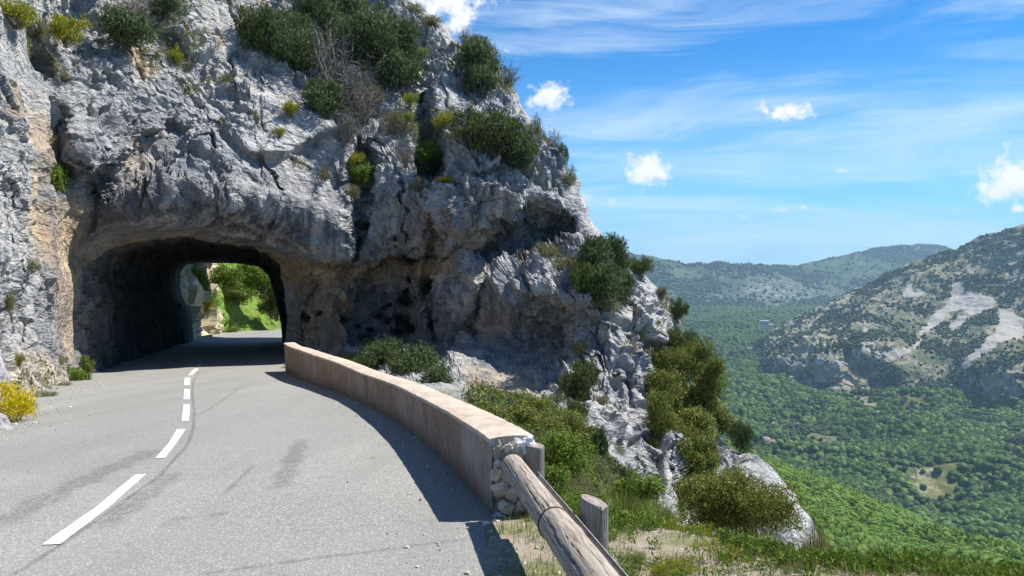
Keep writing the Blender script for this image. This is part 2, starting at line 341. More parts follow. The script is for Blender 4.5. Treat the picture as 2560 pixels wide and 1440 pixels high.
DARKP = [([(230, 420), (600, 440), (860, 440), (890, 640), (700, 620), (500, 585), (230, 590)], 1.0, 22), ([(150, 300), (420, 280), (500, 420), (230, 560)], 0.7, 30), ([(730, 700), (1180, 640), (1180, 960), (730, 960)], 0.75, 30),  # dark streak stains, plus shade of brow and hollows painted into the colour
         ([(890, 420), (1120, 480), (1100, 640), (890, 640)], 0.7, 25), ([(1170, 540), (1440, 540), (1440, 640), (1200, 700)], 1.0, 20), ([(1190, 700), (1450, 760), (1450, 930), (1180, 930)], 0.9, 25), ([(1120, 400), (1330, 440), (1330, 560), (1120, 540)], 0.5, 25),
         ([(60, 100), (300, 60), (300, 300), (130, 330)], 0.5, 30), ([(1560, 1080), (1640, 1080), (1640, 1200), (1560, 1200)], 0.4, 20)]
BED = np.array(Matrix.Rotation(R(-55), 3, 'Y') @ Matrix.Rotation(R(18), 3, 'Z'))
def rock_height(V, rough=1.0, fine=1.0):
    """relief in metres at world points, block by block"""
    Q = V @ BED.T
    wq = np.stack([perlin(V * 0.45, 1), perlin(V * 0.45, 2), perlin(V * 0.45, 3)], -1)
    Qw = Q + wq * 0.9
    a, ca = facet(Qw * np.array([0.20, 0.20, 0.38]), 11, 1.1)
    b, cb = facet((Qw + wq * 0.4) * np.array([0.62, 0.62, 1.15]), 12, 1.1)
    c, cc = facet((Q + wq * .3) * np.array([1.7, 1.7, 3.0]), 13, 1.1)
    d, cdd = facet(Q * np.array([4.3, 4.3, 7.5]), 14, 1.0)
    ss = lambda x, w: (lambda q: q * q * (3 - 2 * q))(np.clip(x / w, 0, 1))
    h = 0.95 * fbm(V * np.array([0.18, 0.18, 0.09]), 3, 21) + 0.6 * fine ** 0.5 * a * (0.35 + 0.65 * rough) * ss(ca, .12) + fine ** 1.5 * b * 0.38 * (0.25 + 0.75 * rough) * ss(cb, .08)
    h = h + fine ** 1.2 * rough * (c * 0.20 * ss(cc, .07) + d * 0.095 * ss(cdd, .09) + 0.20 * fbm(V * 0.9, 6, 31, 0.55, True) + 0.05 * fbm(V * 5.0, 4, 41, 0.6))
    return h - fine * 0.10 * np.exp(-(ca / 0.05) ** 2)
NSTEP = 3.0
uleft = np.concatenate([np.arange(-420, -60, 6.0), np.arange(-60, 212, 1.1)]); nR = 600; vs = np.arange(-330, 1449, NSTEP); nS = len(uleft) + nR; nW = 22
sil_u = np.interp(vs, SIL[:, 1], SIL[:, 0])
sil_u = sil_u + 5 * np.sin(vs / 23.0) + 3 * np.sin(vs / 9.0 + 1)
t = np.arange(1, nR + 1) / nR; uu = np.concatenate([np.repeat(uleft[None], len(vs), 0), 211 + (sil_u[:, None] - 211) * t[None]], 1); vv = np.repeat(vs[:, None], nS, 1)
lnD = cliff_lnD(uu, vv); Dm = np.exp(lnD)
near = np.clip(Dm / 17, 0.12, 1.0)
for poly, amp, e in FEAT: Dm = Dm + amp * soft(uu, vv, poly, e)
Dm = Dm + 0.45 * near * np.tanh((sil_u[:, None] - uu) / 60 * -1 + 1.0).clip(0, 1) * 2          # the face starts to turn away near the skyline
CRK = [([(640, 190), (655, 300), (690, 365), (780, 425), (868, 440)], .55, 4), ([(290, 40), (340, 150), (420, 250), (560, 330)], .5, 4), ([(95, 60), (150, 250), (200, 400), (235, 480)], .5, 6), ([(1070, 430), (1092, 560), (1074, 650), (1098, 760), (1120, 950)], .8, 6),
 ([(915, 340), (908, 480), (888, 640)], .7, 6), ([(1300, 650), (1336, 760), (1430, 840), (1475, 940)], .5, 5), ([(1440, 655), (1476, 760), (1500, 870), (1560, 950)], .5, 4), ([(1585, 750), (1620, 900), (1690, 1130), (1702, 1260)], .8, 6), ([(655, 390), (700, 480), (660, 600)], .4, 4), ([(1230, 470), (1170, 560), (1150, 620)], .4, 4),
 ([(1120, 150), (1190, 250), (1270, 360), (1340, 440)], .6, 4), ([(1150, 110), (1240, 230), (1330, 350), (1400, 450)], .5, 4), ([(1095, 200), (1150, 300), (1190, 400)], .5, 3), ([(940, 330), (1000, 450), (1020, 620)], .5, 4), ([(450, 60), (470, 200), (440, 300), (300, 380)], .5, 4), ([(560, 0), (600, 120), (560, 220), (640, 300)], .4, 3),
 ([(730, 690), (900, 700), (1000, 665), (1090, 640)], .5, 7), ([(1500, 880), (1470, 980), (1500, 1100), (1600, 1200)], .5, 4), ([(0, 430), (60, 560), (40, 700), (90, 860)], .4, 5), ([(340, 300), (380, 420), (350, 520)], .4, 4), ([(520, 360), (560, 470), (540, 560)], .35, 4), ([(760, 0), (700, 60), (620, 130)], .4, 4), ([(780, 900), (760, 780), (800, 700)], .35, 5), ([(1190, 940), (1200, 800), (1230, 680)], .4, 5)]
def line_d(u, v, L):
    d = np.full(u.shape, 1e9)
    for (ax, ay), (bx, by) in zip(L[:-1], L[1:]):
        t_ = np.clip(((u - ax) * (bx - ax) + (v - ay) * (by - ay)) / ((bx - ax) ** 2 + (by - ay) ** 2), 0, 1); d = np.minimum(d, np.hypot(u - ax - t_ * (bx - ax), v - ay - t_ * (by - ay)))
    return d
_pp = np.stack([uu / 40, vv / 40, uu * 0], -1); ju = uu + 14 * fbm(_pp, 4, 201) * 2; jv = vv + 14 * fbm(_pp + 9, 4, 202) * 2; crack_c = np.zeros_like(uu)
for L_, a_, w_ in CRK:
    q_ = line_d(ju, jv, L_); e_ = np.exp(-(q_ / w_) ** 2); Dm = Dm + near * a_ * (e_ * 0.75 * np.clip(.55 + 3 * fbm(_pp * .6 + 3, 3, 204), 0, 1.2) + 0.35 * np.exp(-q_ / 26) * np.where(jv > np.interp(ju, [L_[0][0], L_[-1][0]][:: 1 if L_[0][0] < L_[-1][0] else -1], [L_[0][1], L_[-1][1]][:: 1 if L_[0][0] < L_[-1][0] else -1]), 1, -1) * (1 - e_)); crack_c = np.maximum(crack_c, e_)
tw = np.arange(1, nW + 1) / nW
uw = sil_u[:, None] - 60 * tw[None] ** 1.6; Dw = Dm[:, -1:] * (1 + 0.34 * tw[None] ** 0.85); vw = np.repeat(vs[:, None], nW, 1) + 18 * tw[None]
base = P(uu, vv, Dm); wrap = P(uw, vw, Dw); Vc = np.concatenate([base, wrap], 1)
U2 = np.concatenate([uu, uw], 1); V2 = np.concatenate([vv, vw], 1)
nb = grid_normals(box_blur(Vc, 14)); nb /= np.linalg.norm(nb, axis=-1, keepdims=True)
flip = (nb[:, :nS] * base).sum(-1) > 0
print('normals toward camera:', 1 - flip.mean())
rough = np.ones_like(U2)
for poly, f in SMOOTH: rough = rough * (1 - (1 - f) * soft(U2, V2, poly, 22))
ray = Vc / np.linalg.norm(Vc, axis=-1, keepdims=True); cosn = np.abs((nb * ray).sum(-1))
fine = np.clip((box_blur(cosn, 6) - 0.03) * 3.4, 0.10, 1.0)
rough = rough * np.clip(0.72 + 2.6 * fbm(Vc * np.array([.22, .22, .14]) + 40, 3, 88), 0.28, 1.15)
H = rock_height(Vc, rough, fine)
bury = np.clip(np.concatenate([near, np.repeat(near[:, -1:], nW, 1)], 1), 0, 1)
zone = soft(U2, V2, [(1150, 962), (1290, 985), (1380, 1030), (1450, 1090), (1540, 1170), (1590, 1250), (1600, 1440), (1100, 1440), (1100, 1000)], 24)
pd = poly_sd(U2, V2, PORTAL)
amp = bury * (1 - 0.45 * zone) * np.where(V2 < 860, np.clip(pd / 90, 0.22, 1), np.clip(pd / 60, 0.3, 1))
flu = np.zeros_like(U2)
for poly, a, e in DARKP[2:6]: flu = np.maximum(flu, a * soft(U2, V2, poly, e))
H = H + flu * 0.75 * fbm(Vc * np.array([1.0, 1.0, 0.12]), 4, 66, 0.55, True)
H = H - np.where(pd < 60, 0.25, 0) * 0
Vc = Vc + nb * (H * amp)[..., None]
tan = np.zeros_like(U2); dark = np.zeros_like(U2)
for poly, a, e in TANP: tan = np.maximum(tan, a * soft(U2, V2, poly, e))
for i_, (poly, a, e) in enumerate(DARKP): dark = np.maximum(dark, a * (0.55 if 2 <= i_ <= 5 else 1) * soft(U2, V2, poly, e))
moss = 0.55 * np.clip(fbm(Vc * 0.5, 3, 61) * 3 - 0.2, 0, 1) * np.clip((900 - V2) / 300, 0, 1) * (V2 < 250) + zone * 0.9
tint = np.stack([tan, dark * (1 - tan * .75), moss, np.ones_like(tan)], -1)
fu = (U2[:-1, :-1] + U2[1:, 1:]) / 2; fv = (V2[:-1, :-1] + V2[1:, 1:]) / 2
keep = poly_sd(fu, fv, PORTAL) > 0
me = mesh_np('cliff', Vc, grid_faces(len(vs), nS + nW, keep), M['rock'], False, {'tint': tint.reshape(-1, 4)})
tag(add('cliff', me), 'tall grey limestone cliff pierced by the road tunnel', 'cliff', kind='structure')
CL = dict(V=Vc, u=U2, v=V2)
def on_cliff(u, v):
    """world point of the finished cliff surface seen at a photo pixel"""
    r = int(np.clip(round((v - vs[0]) / NSTEP), 0, len(vs) - 1)); c = int(np.argmin(np.abs(uu[r] - u)))
    return Vc[r, c].copy(), nb[r, c].copy()

# ------------------------------------------------------------------ tunnel bore (loft from the portal to the far mouth)
FAR = np.array([(486, 930), (484, 856), (482, 800), (474, 772), (458, 745), (450, 715), (452, 680), (466, 662), (500, 657), (540, 658), (590, 659), (646, 668), (672, 690), (686, 740), (698, 790), (704, 834), (706, 900)], float)
def resample(poly, n):
    d = np.concatenate([[0], np.cumsum(np.hypot(*np.diff(poly, axis=0).T))]); s = np.linspace(0, d[-1], n)
    return np.stack([np.interp(s, d, poly[:, 0]), np.interp(s, d, poly[:, 1])], -1)
nA, nL = 260, 150
cen = np.array([450, 790.]); A2 = resample(PORTAL, nA); Ain = cen + (A2 - cen) * (1 + 7 / np.linalg.norm(A2 - cen, axis=1, keepdims=True))
ringA = P(Ain[:, 0], Ain[:, 1], np.exp(cliff_lnD(Ain[:, 0], Ain[:, 1])) + 0.25)
for k in range(nA):
    p, _ = on_cliff(*Ain[k]); ringA[k] = p * (1 + 0.06 / p[1])
B2 = resample(FAR, nA); ringB = P(B2[:, 0], B2[:, 1], np.full(nA, 40.0))
tt = np.linspace(0, 1, nL)[:, None, None]; tube = ringA[None] * (1 - tt) + ringB[None] * tt
nt = grid_normals(tube); c0 = tube.mean(1, keepdims=True); sg = np.sign(((tube - c0) * nt).sum(-1, keepdims=True)); nt = nt * sg
hh = fbm(tube * 0.6, 5, 71, 0.55, True) * 0.8 + facet(tube * 0.9, 75)[0] * 0.5 + facet(tube * 2.2, 76)[0] * .2
fade = np.clip(tt[..., 0] * 14, 0, 1) * np.clip((1 - tt[..., 0]) * 5, 0.06, 1)
tube = tube + nt * (np.abs(hh) * 0.8 * fade)[..., None]
tt2 = np.zeros((nL, nA, 4)); tt2[..., 0] = 0.5; tt2[..., 1] = np.clip(tt[..., 0] * 3.2 + 0.12, 0, 1); tt2[..., 3] = 1  # painted darkness deepens inward, standing in for fading daylight in the bore
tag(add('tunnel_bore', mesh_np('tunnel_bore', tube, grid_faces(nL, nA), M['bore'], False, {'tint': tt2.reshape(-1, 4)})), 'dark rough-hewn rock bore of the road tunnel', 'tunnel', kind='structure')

# ------------------------------------------------------------------ bank and rocks beyond the tunnel
def sheet(name, us, vs_, Df, mat, disp=None, tintf=None, keepf=None, smooth=False):
    u, v = np.meshgrid(us, vs_); D = Df(u, v); V = P(u, v, D)
    n = grid_normals(V)
    if disp is not None: V = V + n * disp(V, u, v)[..., None]
    tn = tintf(V, u, v) if tintf else np.zeros((*u.shape, 4))
    kp = None if keepf is None else keepf((u[1:, 1:] + u[:-1, :-1]) / 2, (v[1:, 1:] + v[:-1, :-1]) / 2)
    return V, n, u, v, mesh_np(name, V, grid_faces(*u.shape, kp), mat, smooth, {'tint': tn.reshape(-1, 4)})
# ------------------------------------------------------------------ ground materials
def ground_mat(name, dry, green, pale, sc1=1.2, sc2=9.0):
    m, N = new_mat(name); g = N.n('ShaderNodeNewGeometry').outputs['Position']
    s = N.n('ShaderNodeSeparateColor', {0: N.n('ShaderNodeAttribute', attribute_name='tint').outputs['Color']})
    a = N.noise(g, sc1, 6, 0.65); b = N.noise(g, sc2, 6, 0.7)
    c = N.mix(N.ramp(a, 0.4, 0.6), dry, green); c = N.mix(N.m('MULTIPLY', N.ramp(b, 0.55, 0.75), 0.5), c, pale)
    c = N.mix(s.outputs[0], c, pale)
    finish(N, c, 0.95, N.m('ADD', a, b), 0.6, 0.4 / sc2, 0.1); return m
M['bank'] = ground_mat('bank_soil', (0.15, 0.20, 0.045), (0.12, 0.22, 0.03), (0.48, 0.41, 0.27))
M['verge'] = ground_mat('verge_soil', (0.27, 0.225, 0.18), (0.17, 0.165, 0.085), (0.44, 0.39, 0.345), 3, 40)
# ------------------------------------------------------------------ road
LEFT_EDGE = [on_road(*p) for p in [(-600, 1400), (-300, 1215), (0, 1062), (60, 1032), (150, 985), (235, 947)]]
WALL_PX = [(1228, 1291), (1190, 1247), (1152, 1205), (1105, 1155), (1056, 1108), (1000, 1063), (944, 1027), (893, 1000), (825, 974), (761, 954), (726, 938), (712, 928)]
WALL = np.array([on_road(*p) for p in WALL_PX])
def road_material():
    m, N = new_mat('asphalt'); g = N.n('ShaderNodeNewGeometry').outputs['Position']
    fine = N.noise(g, 170, 3, 0.8); mid = N.noise(g, 38, 4, 0.7); big = N.noise(g, 0.9, 5, 0.6)
    vor = N.n('ShaderNodeTexVoronoi', {'Vector': g, 'Scale': 95.0}, feature='F1'); vc = N.n('ShaderNodeSeparateColor', {0: vor.outputs['Color']}).outputs[0]
    c = N.mix(N.ramp(fine, 0.35, 0.68), (0.165, 0.161, 0.147), (0.275, 0.267, 0.243))
    c = N.mix(N.ramp(vc, 0.55, 1.0, 0, 0.75), c, (0.44, 0.43, 0.40))
    c = N.mix(N.ramp(mid, 0.56, 0.75, 0, 0.35), c, (0.36, 0.35, 0.33))
    # wheel tracks along the road and broad patches
    mp = N.n('ShaderNodeMapping', {'Vector': g, 'Rotation': (0, 0, R(-23)), 'Scale': (0.95, 0.05, 0.3)})
    tr = N.noise(mp, 1.3, 4, 0.55)
    c = N.mix(N.ramp(tr, 0.42, 0.66, 0.0, 0.30), c, (0.16, 0.158, 0.15))
    c = N.mix(N.ramp(big, 0.42, 0.68, 0, 0.28), c, (0.28, 0.275, 0.255))
    ck = N.n('ShaderNodeTexVoronoi', {'Vector': N.vm('ADD', g, N.vm('SCALE', N.n('ShaderNodeTexNoise', {'Vector': g, 'Scale': 2.2, 'Detail': 5.0}).outputs[1], 0.9)), 'Scale': 0.33}, feature='DISTANCE_TO_EDGE').outputs[0]
    c = N.mix(N.m('MULTIPLY', N.ramp(ck, 0.0015, 0.006, 1, 0), N.ramp(big, 0.52, 0.62, 0, 0.25)), c, (0.10, 0.10, 0.098))
    pt = N.n('ShaderNodeTexVoronoi', {'Vector': N.n('ShaderNodeMapping', {'Vector': g, 'Rotation': (0, 0, R(-23)), 'Scale': (0.35, 0.12, 0.3)}), 'Scale': 1.0}, feature='F1'); pc = N.n('ShaderNodeSeparateColor', {0: pt.outputs['Color']}).outputs[0]
    c = N.mix(N.ramp(pc, 0.3, 0.9, 0, 0.16), c, (0.14, 0.14, 0.14))
    finish(N, c, 0.88, N.m('ADD', vor.outputs[0], fine), 0.55, 0.006, 0.35); return m
M['asphalt'] = road_material()
ys = np.concatenate([np.arange(0.8, 24, 0.25), np.arange(24, 72, 1.0)]); wy = WALL[:, 1]; wx = WALL[:, 0]
def wall_x(y): return np.interp(y, wy, wx, left=wx[0] + 0.02, right=-7.0)
xr = np.where(ys < wy[0], wx[0] + (wy[0] - ys) * 0.045, wall_x(ys) + 0.10); xr = np.where(ys > wy[-1], wx[-1] + 0.3 + 0.6 * (ys - wy[-1]) * 0, xr)
ncx = 60; tx = np.linspace(0, 1, ncx); X = -34 + (xr[:, None] + 34) * tx[None]; Yr = np.repeat(ys[:, None], ncx, 1)
Zr = roadz(Yr)
rv = np.stack([X, Yr, Zr], -1)[::-1]
tag(add('road', mesh_np('road', rv, grid_faces(*rv.shape[:2]), M['asphalt'], False)), 'grey asphalt mountain road curving into the tunnel', 'road', kind='structure')
# centre line dashes
def paint_mat():
    m, N = new_mat('road_paint'); g = N.n('ShaderNodeNewGeometry').outputs['Position']; n = N.noise(g, 60, 5, 0.75); n2 = N.noise(g, 5, 4, 0.6)
    c = N.mix(N.ramp(n, 0.46, 0.64, 0, 0.75), (0.72, 0.72, 0.69), (0.30, 0.30, 0.28)); c = N.mix(N.ramp(n2, 0.45, 0.7, 0, 0.35), c, (0.50, 0.49, 0.46))
    finish(N, c, 0.7, n, 0.4, 0.004); return m
M['paint'] = paint_mat()
CLN = [(60, 1392), (104, 1364), (230, 1277), (365, 1187), (405, 1147), (428, 1120), (463, 1074), (470, 1052), (472, 1032), (475, 1010), (474, 986), (473, 965), (474, 945), (480, 935), (492, 922), (505, 912)]
DASH = [[(104, 1364, 152, 1362), (366, 1187, 338, 1188)], [(388, 1147, 412, 1146), (464, 1074, 448, 1075)], [(454, 1053, 471, 1053), (475, 1012, 460, 1012)], [(459, 999, 473, 999), (475, 973, 461, 972)],
        [(460, 963, 474, 963), (476, 945, 463, 944)], [(471, 938, 480, 937), (495, 923, 487, 922)], [(491, 917, 497, 917), (503, 911, 500, 911)]]
def strip(name, pl, pr, mat, dz, label, cat, kind='structure'):
    L = np.array([on_road(*p) for p in pl]); Rr = np.array([on_road(*p) for p in pr]); n = len(L)
    V = np.concatenate([L, Rr]); V[:, 2] += dz
    f = np.array([[i, i + 1, n + i + 1, n + i] for i in range(n - 1)]); f = f[:, ::-1]
    return tag(add(name, mesh_np(name, V, f, mat)), label, cat, kind=kind)
dl = ['longest white centre line dash nearest the viewer', 'second white centre line dash, slightly curved', 'third white centre line dash from the viewer', 'fourth white centre line dash, short and square',
      'fifth white centre line dash before the bend', 'sixth white centre line dash just outside the tunnel shadow', 'last tiny centre line dash in the tunnel shadow']
dashes = [([(104, 1364), (235, 1273), (338, 1188)], [(152, 1362), (275, 1267), (366, 1186)]), ([(388, 1147), (420, 1111), (443, 1074)], [(412, 1146), (440, 1110), (464, 1074)]),
          ([(454, 1053), (457, 1032), (459, 1012)], [(472, 1053), (474, 1032), (475, 1012)]), ([(459, 999), (461, 973)], [(474, 999), (475, 973)]), ([(460, 963), (462, 945)], [(474, 963), (476, 945)]),
          ([(470, 938), (486, 922)], [(481, 938), (497, 922)]), ([(490, 917), (499, 911)], [(498, 917), (505, 911)])]
for (a, b), lb in zip(dashes, dl): strip('lane_marking', a, b, M['paint'], 0.006, lb, 'road marking')
def stain_mat(name, col, op, sc_=12):
    m, N = new_mat(name); g = N.n('ShaderNodeNewGeometry').outputs['Position']
    at = N.n('ShaderNodeSeparateColor', {0: N.n('ShaderNodeAttribute', attribute_name='tint').outputs['Color']}).outputs[0]
    f = N.m('MULTIPLY', N.m('MULTIPLY', at, N.ramp(N.noise(g, sc_, 5, 0.75), 0.30, 0.62)), op, clamp=True)
    b = N.n('ShaderNodeBsdfPrincipled', {'Base Color': col, 'Roughness': 0.9}); tr = N.n('ShaderNodeBsdfTransparent')
    mx = N.n('ShaderNodeMixShader', {0: f}); N.set(mx.inputs[1], tr.outputs[0]); N.set(mx.inputs[2], b.outputs[0]); N.n('ShaderNodeOutputMaterial', {0: mx.outputs[0]}); return m
M['tyre'] = stain_mat('tyre_rubber', (0.07, 0.07, 0.072), 0.24, 14); M['seam'] = stain_mat('tar_seam', (0.06, 0.06, 0.062), 0.32, 22)
def soft_strip(name, pts, w, mat, dz, label):
    """a road stain that fades at its edges: centre pixels and half width in metres"""
    C = np.array([on_road(*p) for p in pts]); s = np.linspace(0, len(C) - 1, 40); C = np.stack([np.interp(s, range(len(C)), C[:, k]) for k in range(3)], -1)
    T = np.gradient(C, axis=0); Nn = np.stack([T[:, 1], -T[:, 0]], -1); Nn /= np.linalg.norm(Nn, axis=1, keepdims=True)
    jit = 1 + 0.25 * np.sin(s * 9); rows = []; at = []
    for k, (o_, a_) in enumerate([(-1, 0), (-.45, 1), (.45, 1), (1, 0)]):
        r = C.copy(); r[:, :2] += Nn * (o_ * w * jit)[:, None]; r[:, 2] = roadz(r[:, 1]) + dz; rows.append(r)
        e = np.clip(np.minimum(s, s[-1] - s) * 3, 0, 1) * a_; at.append(np.stack([e, e, e, e * 0 + 1], -1))
    V = np.stack(rows, 0); A = np.stack(at, 0)
    return tag(add(name, mesh_np(name, V, grid_faces(4, 40), mat, attrs={'tint': A.reshape(-1, 4)})), label, 'road stain', kind='structure')
soft_strip('tar_seam', [(480, 1440), (640, 1418), (800, 1395), (950, 1378), (1080, 1358), (1230, 1345)], 0.022, M['seam'], 0.008, 'dark tar seam crossing the lane by the log rail')
soft_strip('tar_seam', [(-20, 1470), (104, 1396), (260, 1290), (400, 1190), (470, 1112), (484, 1070), (486, 1030), (481, 985), (484, 950), (500, 928)], 0.028, M['seam'], 0.008, 'dark seam running right of the centre dashes')
soft_strip('tyre_mark', [(240, 1330), (330, 1265), (400, 1215), (440, 1178)], 0.12, M['tyre'], 0.004, 'dark smear between the first two dashes')
soft_strip('tyre_mark', [(-40, 1330), (130, 1240), (260, 1180), (350, 1143), (395, 1122)], 0.16, M['tyre'], 0.004, 'long dark tyre streak in the left lane')
soft_strip('tyre_mark', [(690, 1230), (720, 1180), (740, 1130), (757, 1096)], 0.12, M['tyre'], 0.004, 'wide skid mark in the right lane, ending square')
soft_strip('tyre_mark', [(420, 1302), (445, 1298), (470, 1292)], 0.05, M['tyre'], 0.010, 'short left rubber dash on the asphalt')
soft_strip('tyre_mark', [(520, 1292), (545, 1288), (572, 1281)], 0.05, M['tyre'], 0.010, 'short right rubber dash on the asphalt')
soft_strip('tyre_mark', [(490, 1040), (530, 1020), (580, 985), (615, 958)], 0.03, M['tyre'], 0.012, 'thin curved tyre line toward the tunnel')
soft_strip('tyre_mark', [(640, 1160), (610, 1190), (560, 1240)], 0.03, M['tyre'], 0.012, 'thin short tyre line in the middle of the right lane')

# ------------------------------------------------------------------ parapet wall
def render_mat(name, ca, cb, cc, streak=True, bump=0.02):
    m, N = new_mat(name); g = N.n('ShaderNodeNewGeometry').outputs['Position']
    s = N.n('ShaderNodeSeparateColor', {0: N.n('ShaderNodeAttribute', attribute_name='tint').outputs['Color']})
    mp = N.n('ShaderNodeMapping', {'Vector': g, 'Scale': (3.0, 3.0, 0.5)}); st = N.noise(mp, 4, 7, 0.7); n = N.noise(g, 28, 8, 0.75); b = N.noise(g, 2.4, 6, 0.65)
    c = N.mix(N.ramp(b, 0.38, 0.64), ca, cb)
    if streak: c = N.mix(N.ramp(st, 0.48, 0.62, 0, 0.55), c, cc)
    c = N.mix(N.ramp(n, 0.52, 0.7, 0, 0.5), c, tuple(x * 1.35 for x in cb)); c = N.mix(N.ramp(n, 0.42, 0.28, 0, 0.6), c, tuple(x * 0.45 for x in ca))
    ch = N.noise(g, 9, 7, 0.7, 0.5); c = N.mix(N.ramp(ch, 0.60, 0.64, 0, 0.6), c, tuple(x * 1.45 for x in cb)); c = N.mix(N.ramp(N.noise(g, 3.4, 6, 0.7, 0.6), 0.54, 0.66, 0, 0.55), c, (0.23, 0.205, 0.175))
    c = N.mix(N.m('MULTIPLY', s.outputs[0], N.ramp(st, 0.38, 0.56)), c, (0.37, 0.37, 0.35))        # bare grey patch
    c = N.mix(N.m('MULTIPLY', s.outputs[1], N.ramp(n, 0.35, 0.6)), c, (0.13, 0.115, 0.07))          # darker brown tone towards the foot
    finish(N, c, 0.93, N.m('ADD', n, N.m('MULTIPLY', b, 1.5)), 0.9, bump, 0.15); return m
M['render'] = render_mat('wall_render', (0.235, 0.165, 0.125), (0.34, 0.25, 0.195), (0.145, 0.115, 0.09))
M['coping'] = render_mat('wall_coping', (0.43, 0.345, 0.27), (0.53, 0.44, 0.355), (0.36, 0.29, 0.225), False, 0.012)
wr = empty('parapet_wall', tuple(WALL[0])); tag(wr, 'low curved parapet wall of pinkish render with pale top beside the road', 'wall')
def sm(a, n):
    s0 = np.linspace(0, len(a) - 1, n); b = np.stack([np.interp(s0, range(len(a)), a[:, k]) for k in range(a.shape[1])], -1)
    for _ in range(40):
        c = b.copy(); c[1:-1] = (b[:-2] + 2 * b[1:-1] + b[2:]) / 4; b = c
    return b
nwl = 420; wl = sm(WALL, nwl); arc = np.concatenate([[0], np.cumsum(np.linalg.norm(np.diff(wl[:, :2], axis=0), axis=1))])
T = np.gradient(wl[:, :2], axis=0); T /= np.linalg.norm(T, axis=1, keepdims=True); NO = np.stack([T[:, 1], -T[:, 0]], -1)   # outward (valley side)
hw = np.interp(wl[:, 1], [5.3, 12, 14, 19, 24], [0.555, 0.54, 0.56, 0.78, 0.90]); TH = 0.31
hw = hw + 0.006 * np.sin(arc * 1.3)
def section(offs, name, mat, mask=None, rnd=0.008, tl=None):
    """offs: list of (outward offset, height as fraction, extra z)"""
    m_ = len(offs); V = np.zeros((nwl, m_, 3)); A = np.zeros((nwl, m_, 4)); A[..., 3] = 1
    for k, (o_, fz, ez) in enumerate(offs):
        V[:, k, :2] = wl[:, :2] + NO * o_; V[:, k, 2] = wl[:, 2] + hw * fz + ez
    V += rnd * np.stack([perlin(V * 9, 1), perlin(V * 9, 2), perlin(V * 9, 3)], -1) * 0.7 + 0.007 * np.stack([perlin(V * 2.2, 4), perlin(V * 2.2, 5), 0.6 * perlin(V * 2.2, 6)], -1)
    if tl: A = tl(V, A)
    return V, A
q = np.linspace(0, 1, 26)
def tl(V, A):
    h = (V[..., 2] - wl[:, None, 2]) / hw[:, None]; a = arc[:, None]
    A[..., 0] = np.clip(1 - np.abs((a - 0.85) / 0.45), 0, 1) ** .5 * np.clip((h - 0.2) * 3, 0, 1) + 0.25 * (np.sin(a * 1.3 + 2) > .5); A[..., 1] = np.clip(1.0 - h * 3.2, 0, 1); return A
face, fA = section([(0.0 + 0.02 * (1 - z), z * 0.965, -0.06 if z == 0 else 0) for z in q], 'face', None, tl=tl)
add('rendered_face', mesh_np('rendered_face', face.transpose(1, 0, 2)[::-1], grid_faces(26, nwl), M['render'], False, {'tint': fA.transpose(1, 0, 2)[::-1].reshape(-1, 4)}), wr).location = -Vector(WALL[0])
lipz = 0.012 * fbm(np.stack([arc * 6, arc * 0, arc * 0], -1), 4, 3)
qs = np.linspace(0, 1, 22); tops = [(-0.012, 0.93, 0), (-0.018, 0.965, 0)] + [(-0.014 + (TH + 0.02) * a_, 1.0, 0.014 * math.sin(a_ * math.pi) - 0.006) for a_ in qs] + [(TH + 0.008, 0.9, 0), (TH, 0.4, 0), (TH, 0.0, -0.6)]
cop, cA = section(tops, 'cop', None, rnd=0.007)
cop[:, :3, :2] += (NO * lipz[:, None] * 0.6)[:, None]
cA[..., :2] = 0
add('coping', mesh_np('coping', cop.transpose(1, 0, 2)[::-1], grid_faces(len(tops), nwl), M['coping'], False, {'tint': cA.transpose(1, 0, 2)[::-1].reshape(-1, 4)}), wr).location = -Vector(WALL[0])
def rubble_mat():
    m, N = new_mat('rubble'); g = N.n('ShaderNodeNewGeometry').outputs['Position']; n = N.noise(g, 22, 8, 0.75); b = N.noise(g, 7, 5, 0.6)
    c = N.mix(N.ramp(b, 0.4, 0.6), (0.40, 0.33, 0.27), (0.62, 0.56, 0.49)); c = N.mix(N.ramp(n, 0.48, 0.3, 0, 0.7), c, (0.14, 0.12, 0.10)); finish(N, c, 0.95, n, 0.9, 0.02, 0.1); return m
M['rubble'] = rubble_mat()
cf = cop[0]; cm = cf.mean(0); capV = np.concatenate([cf, cm[None]]); nn_ = len(cf)
add('coping_end', mesh_np('coping_end', capV, np.array([[i, (i + 1) % nn_, nn_] for i in range(nn_)]), M['rubble']), wr).location = -Vector(WALL[0])
# broken near end: a rough mortared cross-section with rubble stones
e0 = wl[0]; o0 = np.array([NO[0][0], NO[0][1], 0]); t0 = np.array([T[0][0], T[0][1], 0]); hz = hw[0]
gy, gx = np.meshgrid(np.linspace(1, 0, 90), np.linspace(0, 1, 70), indexing='ij')
EV = e0 + o0 * (gx[..., None] * (TH - 0.01) + 0.004) + np.array([0, 0, 1.]) * ((gy[..., None] * 1.04 - 0.04) * (hz - 0.006))
fh, fc = facet(EV * 11, 91); fh2, _ = facet(EV * 30, 92)
dep = 0.05 * fbm(EV * 6, 4, 93) + 0.022 * fh * np.clip(fc / .2, 0, 1) + 0.006 * fh2 - 0.045 * np.clip((0.9 - gy) * 6, 0, 1) * np.clip(gy * 4, 0, 1) * np.clip((0.75 - gx) * 3 + .3, 0, 1)
EV = EV - t0 * (0.006 + dep[..., None] * np.clip(np.minimum(np.minimum(gx, 1 - gx), np.minimum(gy, 1)) * 14, 0, 1)[..., None])
add('broken_end', mesh_np('broken_end', EV, grid_faces(90, 70)[:, ::-1], M['rubble']), wr).location = -Vector(WALL[0])
